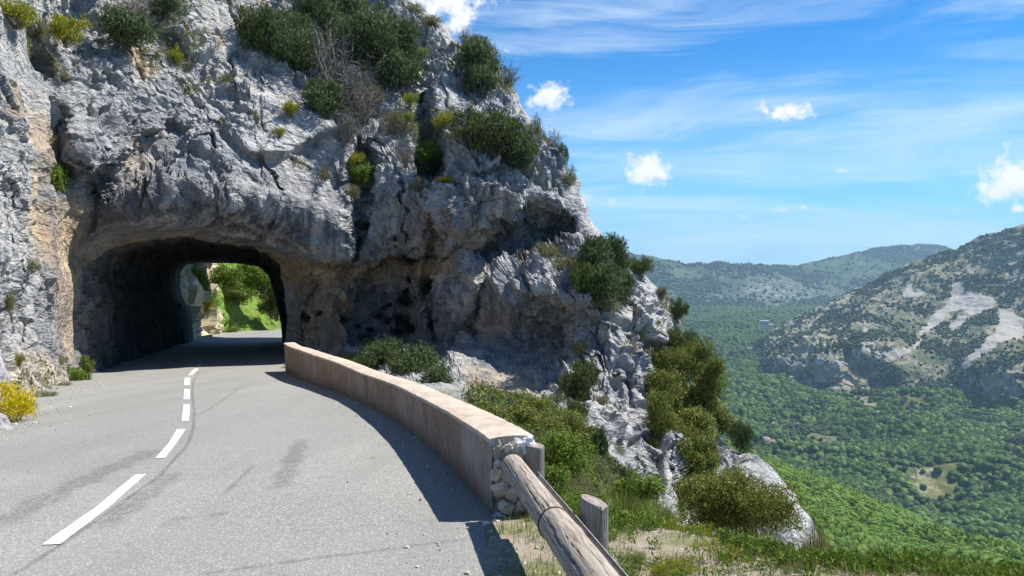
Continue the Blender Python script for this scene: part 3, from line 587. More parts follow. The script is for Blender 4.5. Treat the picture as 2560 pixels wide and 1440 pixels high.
def stone(name, c, r, mat, parent, seed, off=None, lv=3):
    import bmesh
    bm = bmesh.new(); bmesh.ops.create_icosphere(bm, subdivisions=lv, radius=1.0)
    V = np.array([v.co[:] for v in bm.verts]); Fc = np.array([[v.index for v in f.verts] for f in bm.faces]); bm.free()
    V = V / (np.abs(V) ** 9).sum(1, keepdims=True) ** (1 / 9.0) ; V = V * (1 + 0.55 * fbm(V * 1.6 + seed * 7, 5, seed, .6)[:, None]) * np.array(r)
    th = seed * 1.7; ro = np.array(Matrix.Rotation(0.5 * math.sin(th), 3, 'Y') @ Matrix.Rotation(0.4 * math.cos(th), 3, 'Z')); V = V @ ro.T + np.array(c)
    o = add(name, mesh_np(name, V, Fc, mat), parent)
    if off is not None: o.location = off
    return o
rng = random.Random(4)
def white_mat():
    m, N = new_mat('white_paint'); g = N.n('ShaderNodeNewGeometry').outputs['Position']; n = N.noise(g, 30, 6, 0.75)
    finish(N, N.mix(N.ramp(n, 0.5, 0.62), (0.72, 0.73, 0.72), (0.34, 0.33, 0.30)), 0.85, n, 0.7, 0.01); return m
M['white'] = white_mat()
ezp = lambda o_, z_, t_=0: e0 + o0 * o_ + np.array([0, 0, z_]) - t0 * t_
st = stone('corner_stone', ezp(0.262, hz - 0.065, -0.02), (0.055, 0.06, 0.055), M['white'], wr, 3, -Vector(WALL[0])); st['label'] = 'white painted corner stone at the wall end'
for (a_, z_, rx, rz) in [(0.05, -0.075, .042, .03), (0.115, -0.07, .035, .03), (0.175, -0.08, .033, .035), (0.06, -0.19, .05, .035), (0.03, -0.25, .035, .05), (0.06, -0.36, .06, .055), (0.15, -0.40, .05, .05), (0.10, -0.49, .07, .045), (0.22, -0.5, .07, .05), (0.05, -0.56, .05, .04), (0.2, -0.3, .05, .06), (0.25, -0.40, .05, .05)]:
    stone('rubble_stone', ezp(a_, hz + z_, 0.0 + rng.uniform(0, .025)), (rx * .85, 0.028, rz * .85), M['rubble'], wr, rng.randint(1, 90), -Vector(WALL[0]))
# ------------------------------------------------------------------ verge beside the guardrail
nx_, ny_ = 420, 330
gx = np.linspace(0, 1, nx_)[None]; gyv = np.linspace(1.0, 10.5, ny_)[::-1][:, None]
x0v = np.where(gyv < wy[0], wx[0] + (wy[0] - gyv) * 0.045, wall_x(gyv) + 0.16) - 0.10
XX = x0v + gx ** 1.2 * (7.5 - x0v); YY = gyv + 0 * gx
_ep = np.array([on_road(*q) for q in [(1380, 1268), (1560, 1296), (1700, 1325), (1800, 1345), (2000, 1390), (2300, 1412), (2560, 1434), (2800, 1450)]])
def edge_y(x): return np.interp(x, _ep[:, 0], _ep[:, 1])
edge = edge_y(XX)
over = np.clip(YY - edge, 0, 99)
side = np.clip(XX + 0.16, 0, 1)
ZZ = roadz(YY) + 0.0 - 0.02 * side + 0.04 * fbm(np.stack([XX, YY, XX * 0], -1) * 1.5, 5, 81) * np.clip(side * 6, 0, 1) - 0.75 * over ** 1.25
ZZ = ZZ + 0.012 * fbm(np.stack([XX, YY, XX * 0], -1) * 14, 4, 82) * np.clip(side * 8, 0, 1) + 0.004 - np.clip(0.06 - (XX - x0v), 0, 1) * 0.4
vg = np.stack([XX, YY, ZZ], -1); vt = np.zeros((*XX.shape, 4)); vt[..., 3] = 1
tag(add('verge', mesh_np('verge', vg, grid_faces(ny_, nx_), M['verge'], False, {'tint': vt.reshape(-1, 4)})), 'stony verge with dry soil beside the log rail', 'verge', kind='structure')
def verge_z(x, y):
    e = edge_y(x); ov = np.clip(y - e, 0, 99)
    return roadz(y) - 0.02 - 0.75 * ov ** 1.25
# ------------------------------------------------------------------ bank beyond the tunnel
_bd = rbf([(400, 700), (400, 900), (480, 860), (480, 700), (530, 860), (545, 840), (530, 700), (620, 836), (704, 832), (760, 832), (620, 760), (620, 680), (700, 700), (600, 560), (760, 560), (450, 560)],
          np.log([40.5, 40.5, 43, 44.5, 47, 50, 49, 54, 57, 59, 57.5, 61, 62, 68, 68, 50]))
BV, BN, BU, BVv, me = sheet('bank', np.arange(380, 800, 2.0), np.arange(520, 900, 2.0), lambda u, v: np.exp(_bd(u, v)) * np.where(v > 838, 1 + 0 * v, 1), M['bank'],
    lambda V, u, v: -(0.5 * fbm(V * 0.5, 5, 5) * 2) - (u < 545) * facet(V * .8, 55)[0] * .8, lambda V, u, v: np.stack([1.0 * (u + 8 * np.sin(v / 9) < 543), 0 * u, 0 * u, 0 * u + 1], -1))
tag(add('hillside', me), 'grassy bank beyond the far tunnel mouth', 'hillside', kind='structure')
# ------------------------------------------------------------------ valley, mountain, far hills
def land_mat(name, forest, scrub, rockc, screec, s1, s2):
    m, N = new_mat(name); g = N.n('ShaderNodeNewGeometry').outputs['Position']
    s = N.n('ShaderNodeSeparateColor', {0: N.n('ShaderNodeAttribute', attribute_name='tint').outputs['Color']})
    scree, rk, gr = s.outputs[0], s.outputs[1], s.outputs[2]
    a = N.noise(g, s1, 8, 0.66); b = N.noise(g, s2, 7, 0.72)
    c = N.mix(N.ramp(a, 0.42, 0.6), scrub, forest)
    c = N.mix(N.ramp(b, 0.46, 0.56, 0.0, 0.6), c, tuple(x * 0.5 for x in forest))
    c = N.mix(N.m('MULTIPLY', N.ramp(b, 0.46, 0.60), rk), c, rockc)
    c = N.mix(N.ramp(N.m('ADD', scree, N.m('MULTIPLY', N.m('SUBTRACT', b, 0.5), 2.4)), 0.42, 0.62), c, screec)
    c = N.mix(N.m('MULTIPLY', gr, N.ramp(a, 0.35, 0.55)), c, (0.17, 0.17, 0.055))
    finish(N, c, 0.95, N.m('ADD', a, b), 0.8, 2.0 / (s2 * 8), 0.05); return m
M['mountain'] = land_mat('mountain_ground', (0.07, 0.09, 0.035), (0.27, 0.245, 0.16), (0.42, 0.405, 0.38), (0.33, 0.31, 0.28), 0.011, 0.05)
M['valley'] = land_mat('valley_ground', (0.04, 0.075, 0.025), (0.09, 0.11, 0.04), (0.30, 0.28, 0.22), (0.31, 0.27, 0.21), 0.006, 0.04)
M['hills'] = land_mat('far_hills_ground', (0.028, 0.062, 0.026), (0.085, 0.11, 0.05), (0.33, 0.32, 0.29), (0.35, 0.33, 0.28), 0.004, 0.035)
VH = 350.0
SCREE = [([(2380, 712), (2398, 706), (2420, 735), (2455, 742), (2490, 760), (2500, 770), (2440, 790), (2385, 835), (2370, 822), (2430, 780), (2380, 785), (2340, 820), (2300, 850), (2290, 845), (2330, 795), (2375, 760)], 1, 4),
  ([(2500, 775), (2525, 785), (2560, 800), (2560, 850), (2500, 870), (2450, 900), (2400, 945), (2390, 950), (2420, 905), (2470, 860), (2495, 830)], 1, 4), ([(2270, 715), (2285, 705), (2282, 735), (2315, 732), (2300, 745), (2258, 748)], 1, 3),
  ([(2205, 885), (2230, 880), (2270, 875), (2300, 850), (2310, 858), (2270, 890), (2210, 912)], .8, 4), ([(1905, 958), (1925, 970), (1950, 985), (1920, 985), (1895, 970)], .9, 3), ([(1915, 1120), (1960, 1110), (2000, 1112), (2015, 1120), (1980, 1145), (1930, 1150), (1905, 1140)], 1, 5),
  ([(2100, 1000), (2140, 1005), (2200, 1020), (2180, 1035), (2120, 1010)], .7, 4), ([(2230, 1040), (2290, 1050), (2280, 1075), (2220, 1060)], .7, 5), ([(2350, 1050), (2400, 1090), (2440, 1110), (2400, 1105), (2345, 1075)], .75, 5), ([(2490, 1130), (2545, 1135), (2540, 1155), (2480, 1150)], .9, 4),
  ([(2290, 1180), (2350, 1190), (2360, 1230), (2290, 1250), (2250, 1260), (2270, 1220)], .6, 12), ([(2060, 775), (2085, 770), (2030, 830), (2010, 840)], .6, 5), ([(2150, 830), (2180, 820), (2150, 850)], .6, 4), ([(2440, 1000), (2500, 950), (2560, 910), (2560, 925), (2500, 965), (2450, 1010)], .7, 3), ([(2290, 690), (2360, 660), (2420, 640), (2370, 665), (2300, 700)], .6, 3), ([(2120, 900), (2170, 870), (2240, 835), (2180, 875), (2130, 910)], .6, 3), ([(2395, 700), (2470, 650), (2540, 620), (2480, 655), (2405, 712)], .5, 4), ([(2170, 1060), (2240, 1030), (2300, 1020), (2240, 1045), (2180, 1075)], .7, 4), ([(2020, 790), (2100, 745), (2160, 720), (2120, 760), (2040, 810)], .35, 12)]
GRASSY = [([(2120, 1020), (2200, 1000), (2220, 1010), (2140, 1060), (2110, 1050)], .9, 6), ([(2230, 1010), (2330, 980), (2360, 1020), (2290, 1060), (2240, 1045)], .7, 12), ([(2480, 900), (2560, 880), (2560, 930), (2500, 940)], .8, 8), ([(2200, 1250), (2260, 1200), (2330, 1170), (2400, 1170), (2400, 1240), (2350, 1290), (2250, 1295)], .9, 10),
  ([(1980, 1100), (2060, 1080), (2080, 1110), (1990, 1120)], .7, 8), ([(2150, 600), (2560, 560), (2560, 680), (2300, 700)], .5, 40)]
ROCKY = [([(1900, 850), (2060, 830), (2220, 870), (2200, 1000), (2050, 995), (1900, 940)], .9, 14), ([(2380, 930), (2560, 900), (2560, 1040), (2400, 1010)], .8, 16), ([(2200, 700), (2560, 570), (2560, 700), (2400, 700), (2300, 780)], .75, 30), ([(1940, 800), (2260, 700), (2200, 840), (1960, 860)], .6, 25), ([(2180, 1180), (2360, 1160), (2380, 1300), (2200, 1280)], .5, 20)]
def mask(u, v, L):
    o = np.zeros_like(u); q_ = np.stack([u / 26 + v / 30, v / 14 - u / 40, 0 * u], -1); ju_ = 13 * fbm(q_, 4, 401, .6); jv_ = 9 * fbm(q_ + 9, 4, 402, .6)
    for p, a, e in L: o = np.maximum(o, a * soft(u + ju_, v + jv_, p, e))
    return o
def Dvalley(u, v):
    dz = -px_dir(u, v)[1]; return np.minimum(VH / np.maximum(dz, 1e-3), 3900)
def tint3(V, u, v):
    o = np.zeros((*u.shape, 4)); o[..., 0] = mask(u, v, SCREE); o[..., 1] = mask(u, v, ROCKY); o[..., 2] = mask(u, v, GRASSY); o[..., 3] = 1; return o
VV, VN, VU, VW, me = sheet('valley_floor', np.arange(1500, 2760, 4.0), np.arange(765, 1470, 4.0), Dvalley, M['valley'], lambda V, u, v: 95 * (fbm(V * 0.0028, 5, 9, .5, True) - 0.1) * np.clip((v - 770) / 60, 0, 1), tint3)
tag(add('valley', me), 'wooded valley floor far below the road', 'valley', kind='structure')
MS = np.array([(2900, 520), (2700, 545), (2560, 567), (2500, 586), (2430, 611), (2380, 628), (2300, 652), (2250, 676), (2200, 702), (2130, 737), (2050, 777), (1990, 802), (1962, 815), (1925, 838), (1890, 870), (1860, 900), (1846, 925), (1840, 1000)], float)[::-1]
_md = rbf([(2900, 520), (2560, 567), (2430, 611), (2300, 652), (2130, 737), (1990, 802), (1890, 870), (1846, 925), (2560, 700), (2560, 850), (2560, 930), (2560, 1040), (2400, 750), (2400, 900), (2400, 1000), (2250, 800), (2200, 865), (2200, 990), (2050, 840), (2050, 885), (2050, 985), (1950, 905), (1950, 970), (2130, 882), (2480, 930), (2480, 1035), (1930, 960), (1930, 870), (2300, 1050), (2560, 1100), (2800, 800), (2800, 1100), (2100, 1030), (2000, 1020), (2300, 1130), (2520, 1190), (2150, 1090), (2700, 1200), (1950, 1040)],
          np.log([2150, 2350, 2500, 2550, 2600, 2620, 2350, 2080, 2080, 1800, 1500, 1440, 2180, 1730, 1570, 2060, 1775, 1715, 1960, 1765, 1735, 1860, 1800, 1755, 1500, 1465, 1900, 2120, 1450, 1270, 1650, 1190, 1560, 1620, 1270, 1130, 1400, 1090, 1560]))
CLIFFS = [([(1925, 905), (1990, 882), (2110, 880), (2180, 900), (2222, 985), (2150, 995), (2020, 988), (1945, 965)], 1, 5), ([(2390, 965), (2470, 925), (2560, 935), (2700, 950), (2700, 1060), (2560, 1045), (2410, 1035)], 1, 6), ([(2240, 870), (2300, 860), (2310, 890), (2250, 895)], .5, 5), ([(2210, 1185), (2270, 1178), (2290, 1215), (2230, 1225)], 0.6, 5)]
def Dm_(u, v): return np.exp(_md(u, v)) + 8 * mask(u, v, CLIFFS)
mus = np.linspace(0, 1, 330); mvs = np.arange(500, 1235, 2.5)
# rows by height, columns from the skyline on the left to beyond the frame
MS2 = MS[np.argsort(MS[:, 1])]
lft = np.interp(mvs, MS2[:, 1], MS2[:, 0]); lft = lft + 3 * np.sin(mvs / 7) + 2 * np.sin(mvs / 3.1)
mu_ = lft[:, None] + (2960 - lft[:, None]) * mus[None]; mv_ = np.repeat(mvs[:, None], 330, 1)
MD = Dm_(mu_, mv_)
MV = P(mu_, mv_, MD); wn = 10; tws = (np.arange(wn, 0, -1) / wn)
wrapM = P(lft[:, None] + 25 * tws[None], np.repeat(mvs[:, None], wn, 1) + 8 * tws[None], MD[:, :1] * (1 + 0.25 * tws[None]))
MV = np.concatenate([wrapM, MV], 1); mu_ = np.concatenate([lft[:, None] + 25 * tws[None], mu_], 1); mv_ = np.concatenate([np.repeat(mvs[:, None], wn, 1), mv_], 1)
MN = grid_normals(box_blur(MV, 6)); MN /= np.linalg.norm(MN, axis=-1, keepdims=True)
scr = mask(mu_, mv_, SCREE); rk = mask(mu_, mv_, ROCKY)
dq = 30 * fbm(MV * 0.005, 5, 15, 0.52, True) + (facet(MV * 0.022, 17)[0] * 12 + facet(MV * 0.055, 18)[0] * 6) * (0.25 + rk) * (1 - scr) + 3.0 * fbm(MV * 0.05, 4, 16) * (1 - scr)
gull = 12 * fbm(np.stack([MV[..., 0], MV[..., 1], MV[..., 2] * 0.2], -1) * 0.012, 4, 19, 0.5, True) * (mv_ > 830) * np.clip((mv_ - 830) / 40, 0, 1)
MV = MV + MN * ((dq + gull))[..., None]
mt = np.zeros((*mu_.shape, 4)); mt[..., 0] = scr; mt[..., 1] = np.maximum(rk, 0.25); mt[..., 2] = mask(mu_, mv_, GRASSY); mt[..., 3] = 1
tag(add('mountain', mesh_np('mountain', MV, grid_faces(*mu_.shape), M['mountain'], False, {'tint': mt.reshape(-1, 4)})), 'rocky mountainside with scree chutes across the valley', 'mountain', kind='structure')
HS = np.array([(1200, 640), (1450, 625), (1570, 632), (1650, 645), (1715, 658), (1760, 659), (1800, 656), (1850, 661), (1900, 661), (1990, 663), (2050, 651), (2100, 640), (2160, 626), (2200, 618), (2270, 611), (2340, 610), (2385, 624), (2450, 650), (2700, 690)], float)
nh = 110; hus = np.arange(1300, 2640, 3.0); top = np.interp(hus, HS[:, 0], HS[:, 1]) + 0.8 * np.sin(hus / 9)
th = np.linspace(0, 1, nh)[:, None]; hv = top[None] + (850 - top[None]) * th; hu = np.repeat(hus[None], nh, 0)
HD = 3650 + (np.interp(hus, [1300, 1900, 2000, 2300, 2600], [5200, 5300, 5800, 6600, 6600])[None] - 3650) * (1 - th) ** 1.1
HV = P(hu, hv, HD); back = P(hus, top + 25, HD[0] * 1.25)[None]; HV = np.concatenate([back, HV], 0); hu = np.concatenate([hus[None], hu]); hv = np.concatenate([top[None], hv])
HNn = grid_normals(box_blur(HV, 3)); HNn /= np.linalg.norm(HNn, axis=-1, keepdims=True)
HV = HV + HNn * ((85 * fbm(HV * 0.0016, 5, 25, 0.5, True) * np.clip((hv - top[None]) / 15, 0.0, 1) + 12 * fbm(HV * 0.012, 4, 27)))[..., None]
ht_ = np.zeros((*hu.shape, 4)); ht_[..., 3] = 1; ht_[..., 1] = 0.15 + 0.6 * soft(hu, hv, [(1880, 700), (2040, 720), (2100, 760), (1960, 790), (1840, 760)], 25) + .5 * soft(hu, hv, [(1700, 770), (1800, 750), (1800, 790), (1700, 800)], 12)
tag(add('far_hills', mesh_np('far_hills', HV, grid_faces(*hu.shape), M['hills'], False, {'tint': ht_.reshape(-1, 4)})), 'long scrub-covered hills on the far skyline', 'hills', kind='structure')
# near wooded slope below the cliff
NS = np.array([(1500, 1040), (1800, 1115), (1950, 1172), (2050, 1207), (2150, 1243), (2250, 1292), (2330, 1325), (2400, 1352), (2480, 1376), (2560, 1400), (2800, 1470)], float)
_nd = rbf([(1600, 1080), (1950, 1172), (2150, 1243), (2400, 1352), (2560, 1400), (2750, 1460), (1700, 1450), (1950, 1320), (2050, 1440), (2300, 1440), (2560, 1440), (1600, 1300), (2750, 1520)], np.log([520, 460, 420, 370, 340, 320, 150, 260, 200, 270, 315, 220, 290]))
nus = np.arange(1560, 2760, 4.0); ntop = np.interp(nus, NS[:, 0], NS[:, 1]); nth = np.linspace(0, 1, 110)[:, None]
nv_ = ntop[None] + (1530 - ntop[None]) * nth; nu_ = np.repeat(nus[None], 110, 0); ND = np.exp(_nd(nu_, nv_)); NV = P(nu_, nv_, ND)
bk = P(nus, ntop + 30, ND[0] * 1.3)[None]; NV = np.concatenate([bk, NV], 0); NV[..., 2] += 9 * fbm(NV * 0.015, 4, 33)
nt_ = np.zeros((*NV.shape[:2], 4)); nt_[..., 3] = 1
tag(add('wooded_slope', mesh_np('wooded_slope', NV, grid_faces(*NV.shape[:2]), M['valley'], False, {'tint': nt_.reshape(-1, 4)})), 'steep slope below the cliff under bright green trees', 'slope', kind='structure')
# ground skirt reaching the horizon
SK = []; rr = np.array([1200., 3000, 6000, 9000]); 
az_ = np.linspace(-math.pi, math.pi, 73); a2, r2 = np.meshgrid(az_, rr)
skv = np.stack([np.sin(a2) * r2, np.cos(a2) * r2, np.full_like(a2, -400.0)], -1)[::-1]
tag(add('plain', mesh_np('plain', skv, grid_faces(*a2.shape), M['valley'], False, {'tint': np.tile([0, 0, 0, 1.], (a2.size, 1))})), 'low land reaching the horizon', 'ground', kind='structure')
# ------------------------------------------------------------------ timber guardrail
def wood_mat():
    m, N = new_mat('weathered_wood'); o = N.n('ShaderNodeTexCoord').outputs['Object']
    s = N.n('ShaderNodeSeparateColor', {0: N.n('ShaderNodeAttribute', attribute_name='tint').outputs['Color']})
    mp = N.n('ShaderNodeMapping', {'Vector': o, 'Scale': (2.2, 30, 30)}); f = N.noise(mp, 2.2, 8, 0.7, 0.8)
    mq = N.n('ShaderNodeMapping', {'Vector': o, 'Scale': (5, 16, 16)}); g = N.noise(mq, 1.0, 5, 0.6, 1.2)
    c = N.mix(N.ramp(f, 0.34, 0.62), (0.155, 0.12, 0.095), (0.40, 0.335, 0.27)); c = N.mix(N.ramp(g, 0.42, 0.65, 0, 0.5), c, (0.33, 0.30, 0.265))
    c = N.mix(s.outputs[0], c, (0.035, 0.028, 0.022)); c = N.mix(s.outputs[1], c, (0.17, 0.165, 0.16))
    finish(N, c, 0.85, f, 0.5, 0.004, 0.2); return m
M['wood'] = wood_mat()
def steel_mat():
    m, N = new_mat('galvanised_steel'); g = N.n('ShaderNodeNewGeometry').outputs['Position']; n = N.noise(g, 25, 5, 0.6)
    finish(N, N.mix(N.ramp(n, 0.45, 0.65), (0.50, 0.51, 0.52), (0.30, 0.30, 0.30)), 0.5, None, metal=0.6, spec=0.5); return m
M['steel'] = steel_mat()
def timber(name, a, b, r, seed, parent, grey=0.0, slant=0.0, n_len=260, n_ang=150, taper=1.0, bend=0.0):
    """a round log from a to b: knots, splits and end faces; local x runs along it"""
    a = np.array(a, float); b = np.array(b, float); L = np.linalg.norm(b - a)
    x = np.linspace(0, 1, n_len)[:, None]; th = np.linspace(0, 2 * np.pi, n_ang + 1)[None]
    rad = r * (1 + (taper - 1) * x) * (1 + 0 * th)
    cy, cz = np.cos(th), np.sin(th)
    S = np.stack([x * L * 1.4 + 0 * th, cy + 0 * x, cz + 0 * x], -1)
    rad = rad * (1 + 0.05 * fbm(S * np.array([1.2, .8, .8]) + seed, 3, seed))
    wob = 0.30 * fbm(S * np.array([3, 1.0, 1.0]) + seed * 3, 4, seed + 1)
    crack = np.zeros(np.broadcast(x, th).shape); rg = random.Random(seed)
    for k in range(64):
        c0 = rg.uniform(0, 2 * np.pi); xs = rg.uniform(-0.1, 0.85); ln = rg.uniform(0.15, 0.55); wd = rg.uniform(0.008, 0.03)
        dth = np.angle(np.exp(1j * (th - c0 - 0.35 * (x - xs) - wob * 0.8)))
        env = np.clip(1 - np.abs((x - xs - ln / 2) / (ln / 2)), 0, 1) ** 0.5
        crack = np.maximum(crack, np.exp(-(dth / wd) ** 2) * env)
    rad = rad - r * 0.09 * crack
    for k in range(5):                                   # knots swell the surface a little
        kx, ka = rg.uniform(0.05, 0.95), rg.uniform(0, 6.28); rad = rad + r * 0.07 * np.exp(-((x - kx) * L / 0.05) ** 2 - (np.angle(np.exp(1j * (th - ka))) / 0.6) ** 2)
    rad = rad + r * 0.012 * fbm(S * np.array([2, 9, 9]), 3, seed + 9)
    edge = np.clip(np.minimum(x, 1 - x) * L / 0.006, 0, 1) ** .5; rad = rad * (0.94 + 0.06 * edge)
    xs_ = x * L + 0 * th + slant * cz * r * (x > 0.985)
    V = np.stack([xs_, rad * cy, rad * cz + bend * np.sin(np.pi * x)], -1)
    tn = np.zeros((*V.shape[:2], 4)); tn[..., 0] = crack * 0.9; tn[..., 1] = grey; tn[..., 3] = 1
    F_ = grid_faces(*V.shape[:2]); rings = []; vt_ = [V.reshape(-1, 3)]; tt_ = [tn.reshape(-1, 4)]; fs = [F_]; base = V[..., 0].size
    for e, row in ((0, 0), (1, -1)):                     # end faces with growth rings
        last = V[row]; cen = last[:-1].mean(0)
        idx = []
        for q in np.linspace(1, 0.02, 14):
            ring = cen + (last - cen) * q; ring = ring + np.array([1, 0, 0]) * (0.0012 * math.sin(q * 60))
            idx.append(base + np.arange(n_ang + 1)); vt_.append(ring); base += n_ang + 1
            tq = np.zeros((n_ang + 1, 4)); tq[:, 0] = 0.25 * (math.sin(q * 75) > 0.3) + 0.6 * np.maximum(crack[row], 0) * (q > .4); tq[:, 1] = grey * .4; tq[:, 3] = 1; tt_.append(tq)
        for i in range(13):
            A_, B_ = idx[i], idx[i + 1]; f = np.stack([A_[:-1], A_[1:], B_[1:], B_[:-1]], -1); fs.append(f if e == 1 else f[:, ::-1])
    me = mesh_np(name, np.concatenate(vt_), [np.concatenate(fs)], M['wood'], True, {'tint': np.concatenate(tt_)})
    o = add(name, me, parent); d = Vector(b - a).normalized()
    rot = d.to_track_quat('X', 'Z').to_matrix().to_4x4(); o.matrix_local = Matrix.Translation(Vector(a)) @ rot
    return o
def tube_mesh(pts, r, n=8, taper=None):
    pts = np.asarray(pts, float); T_ = np.gradient(pts, axis=0); T_ /= np.linalg.norm(T_, axis=1, keepdims=True) + 1e-9
    up = np.array([0.13, 0.21, 0.97]); A_ = np.cross(T_, up); A_ /= np.linalg.norm(A_, axis=1, keepdims=True) + 1e-9; B_ = np.cross(T_, A_)
    th = np.linspace(0, 2 * np.pi, n, endpoint=False); rr_ = (np.ones(len(pts)) * r if taper is None else np.linspace(r, taper, len(pts)))[:, None, None]
    V = pts[:, None] + rr_ * (np.cos(th)[None, :, None] * A_[:, None] + np.sin(th)[None, :, None] * B_[:, None])
    i = np.arange(len(pts) - 1)[:, None] * n; j = np.arange(n)[None]; f = np.stack([i + j, i + (j + 1) % n, i + n + (j + 1) % n, i + n + j], -1).reshape(-1, 4)
    return V.reshape(-1, 3), f
la = P(1281, 1163, 5.12); lb = P(1452, 1400, 3.12); ld = (lb - la) / np.linalg.norm(lb - la); lc = la + ld * 3.3
G0 = Vector((0.3, 4.4, float(roadz(4.4))))
gr = empty('timber_guardrail', G0); tag(gr, 'weathered round timber guardrail joining the wall end, with two posts', 'guardrail')
def rel(p): return np.array(p, float) - np.array(G0)
joint = la + ld * 1.48
r1 = timber('rail_log', rel(la), rel(joint), 0.077, 5, gr, taper=1.03, n_len=300); r1['label'] = 'upper log running from the wall end to the joint'
r2 = timber('rail_log', rel(joint - ld * 0.01), rel(lc), 0.081, 8, gr, taper=1.06, n_len=360); r2['label'] = 'lower log nearest the viewer, deeply cracked'
# steel band at the joint and the strip behind the log
sd_ = np.cross(ld, [0, 0, 1.]); sd_ /= np.linalg.norm(sd_); up_ = np.cross(sd_, ld)
an = np.linspace(0, 2 * np.pi, 40); V, f = tube_mesh([rel(joint) + (sd_ * math.cos(t_) + up_ * math.sin(t_)) * 0.083 for t_ in an], 0.005, 6)
M['dark_metal'] = new_mat('dark_metal')[0]; finish(NT(M['dark_metal'].node_tree), (0.07, 0.055, 0.045), 0.6, None, metal=0.4)
add('band', mesh_np('band', V, f, M['dark_metal'], True), gr)
sg_ = 1 if (sd_[0] > 0) else -1; so_ = sd_ * sg_
s0_, s1_ = rel(la + ld * .45) + so_ * 0.095 + up_ * 0.0, rel(lc) + so_ * 0.10
pv = []; prof = [(-.045, 0), (-.03, .012), (-.012, .012), (0, 0), (.012, .012), (.03, .012), (.045, 0)]
for k, q_ in enumerate(np.linspace(0, 1, 30)):
    c_ = s0_ * (1 - q_) + s1_ * q_; pv.append([c_ + up_ * a_ + so_ * b_ for a_, b_ in prof] + [c_ + up_ * a_ + so_ * (b_ + .004) for a_, b_ in prof[::-1]] + [c_ + up_ * prof[0][0] + so_ * prof[0][1]])
pv = np.array(pv); add('steel_strip', mesh_np('steel_strip', pv.reshape(-1, 3), grid_faces(30, 15), M['steel']), gr)
pa_t = P(1336, 1112, 5.22); pb_t = P(1486, 1252, 3.72)
pa = timber('post', rel([pa_t[0], pa_t[1], -2.6]), rel(pa_t), 0.071, 21, gr, grey=0.55, n_len=120, slant=0.1); pa['label'] = 'grey post beside the broken wall end'
pb = timber('post', rel([pb_t[0], pb_t[1], -2.4]), rel(pb_t), 0.071, 31, gr, grey=0.6, n_len=120, slant=0.35); pb['label'] = 'near post with a slanted sawn top and a metal staple'
ptp = rel(pb_t)
V, f = tube_mesh([ptp + np.array(q_) for q_ in [(-.005, .03, -.01), (-.01, -.02, .028), (0.0, -.035, .028), (.035, -.035, .03), (.045, -.02, .032), (.045, .03, .0)]], 0.004, 6); add('staple', mesh_np('staple', V, f, M['dark_metal'], True), pb).matrix_parent_inverse = pb.matrix_local.inverted()
def stick_m():
    m, N = new_mat('pale_stem'); finish(N, (0.62, 0.60, 0.55), 0.8); return m
M['stem'] = stick_m()
V, f = tube_mesh([ptp + np.array(q_) for q_ in [(.035, .0, .0), (.038, .0, .03), (.040, .002, .06), (.047, .0, .09), (.044, .0, .115)]], 0.0035, 6, 0.0015); add('stem', mesh_np('stem', V, f, M['stem'], True), pb).matrix_parent_inverse = pb.matrix_local.inverted()
pl = rel(P(1334, 1288, 5.09)); bx = np.array([[x_, y_, z_] for x_ in (-.024, .024) for y_ in (-.004, .004) for z_ in (-.03, .03)]) + pl
add('plate', mesh_np('plate', bx, np.array([[0, 1, 3, 2], [4, 6, 7, 5], [0, 4, 5, 1], [2, 3, 7, 6], [0, 2, 6, 4], [1, 5, 7, 3]]), M['steel']), gr)

# ------------------------------------------------------------------ vegetation
M['juniper'] = leaf_mat('juniper', (0.042, 0.072, 0.028), (0.105, 0.155, 0.052), (0.18, 0.20, 0.10), 0.16)
M['juniper2'] = leaf_mat('juniper_light', (0.045, 0.075, 0.020), (0.11, 0.145, 0.036), (0.16, 0.14, 0.07), 0.10)
M['broom'] = leaf_mat('broom', (0.12, 0.17, 0.02), (0.22, 0.25, 0.03), (0.60, 0.47, 0.01), 0.22)
M['yellow'] = leaf_mat('yellow_broom', (0.20, 0.22, 0.015), (0.50, 0.42, 0.01), (0.80, 0.62, 0.01), 0.5)
M['lime'] = leaf_mat('lime_cushion', (0.13, 0.20, 0.015), (0.24, 0.30, 0.025), (0.32, 0.33, 0.03), 0.2)
M['leafy'] = leaf_mat('leafy', (0.07, 0.13, 0.018), (0.16, 0.25, 0.030), (0.22, 0.22, 0.04), 0.15)
M['olive'] = leaf_mat('olive_oak', (0.065, 0.098, 0.018), (0.18, 0.21, 0.042), (0.29, 0.28, 0.065), 0.25)
M['drab'] = leaf_mat('drab_shrub', (0.10, 0.115, 0.045), (0.20, 0.215, 0.090), (0.26, 0.22, 0.13), 0.22)
M['twig'] = leaf_mat('bare_twigs', (0.13, 0.115, 0.095), (0.26, 0.235, 0.20), None, trans=0.0)
M['straw'] = leaf_mat('dry_grass', (0.20, 0.20, 0.065), (0.40, 0.345, 0.16), (0.10, 0.15, 0.03), 0.35)
M['green_grass'] = leaf_mat('green_grass', (0.07, 0.13, 0.02), (0.17, 0.24, 0.035), (0.36, 0.30, 0.12), 0.18)
M['ivy'] = leaf_mat('dark_cushion', (0.012, 0.020, 0.010), (0.030, 0.042, 0.018), None)
M['bark'] = leaf_mat('bark', (0.10, 0.08, 0.06), (0.14, 0.12, 0.10), None, trans=0)
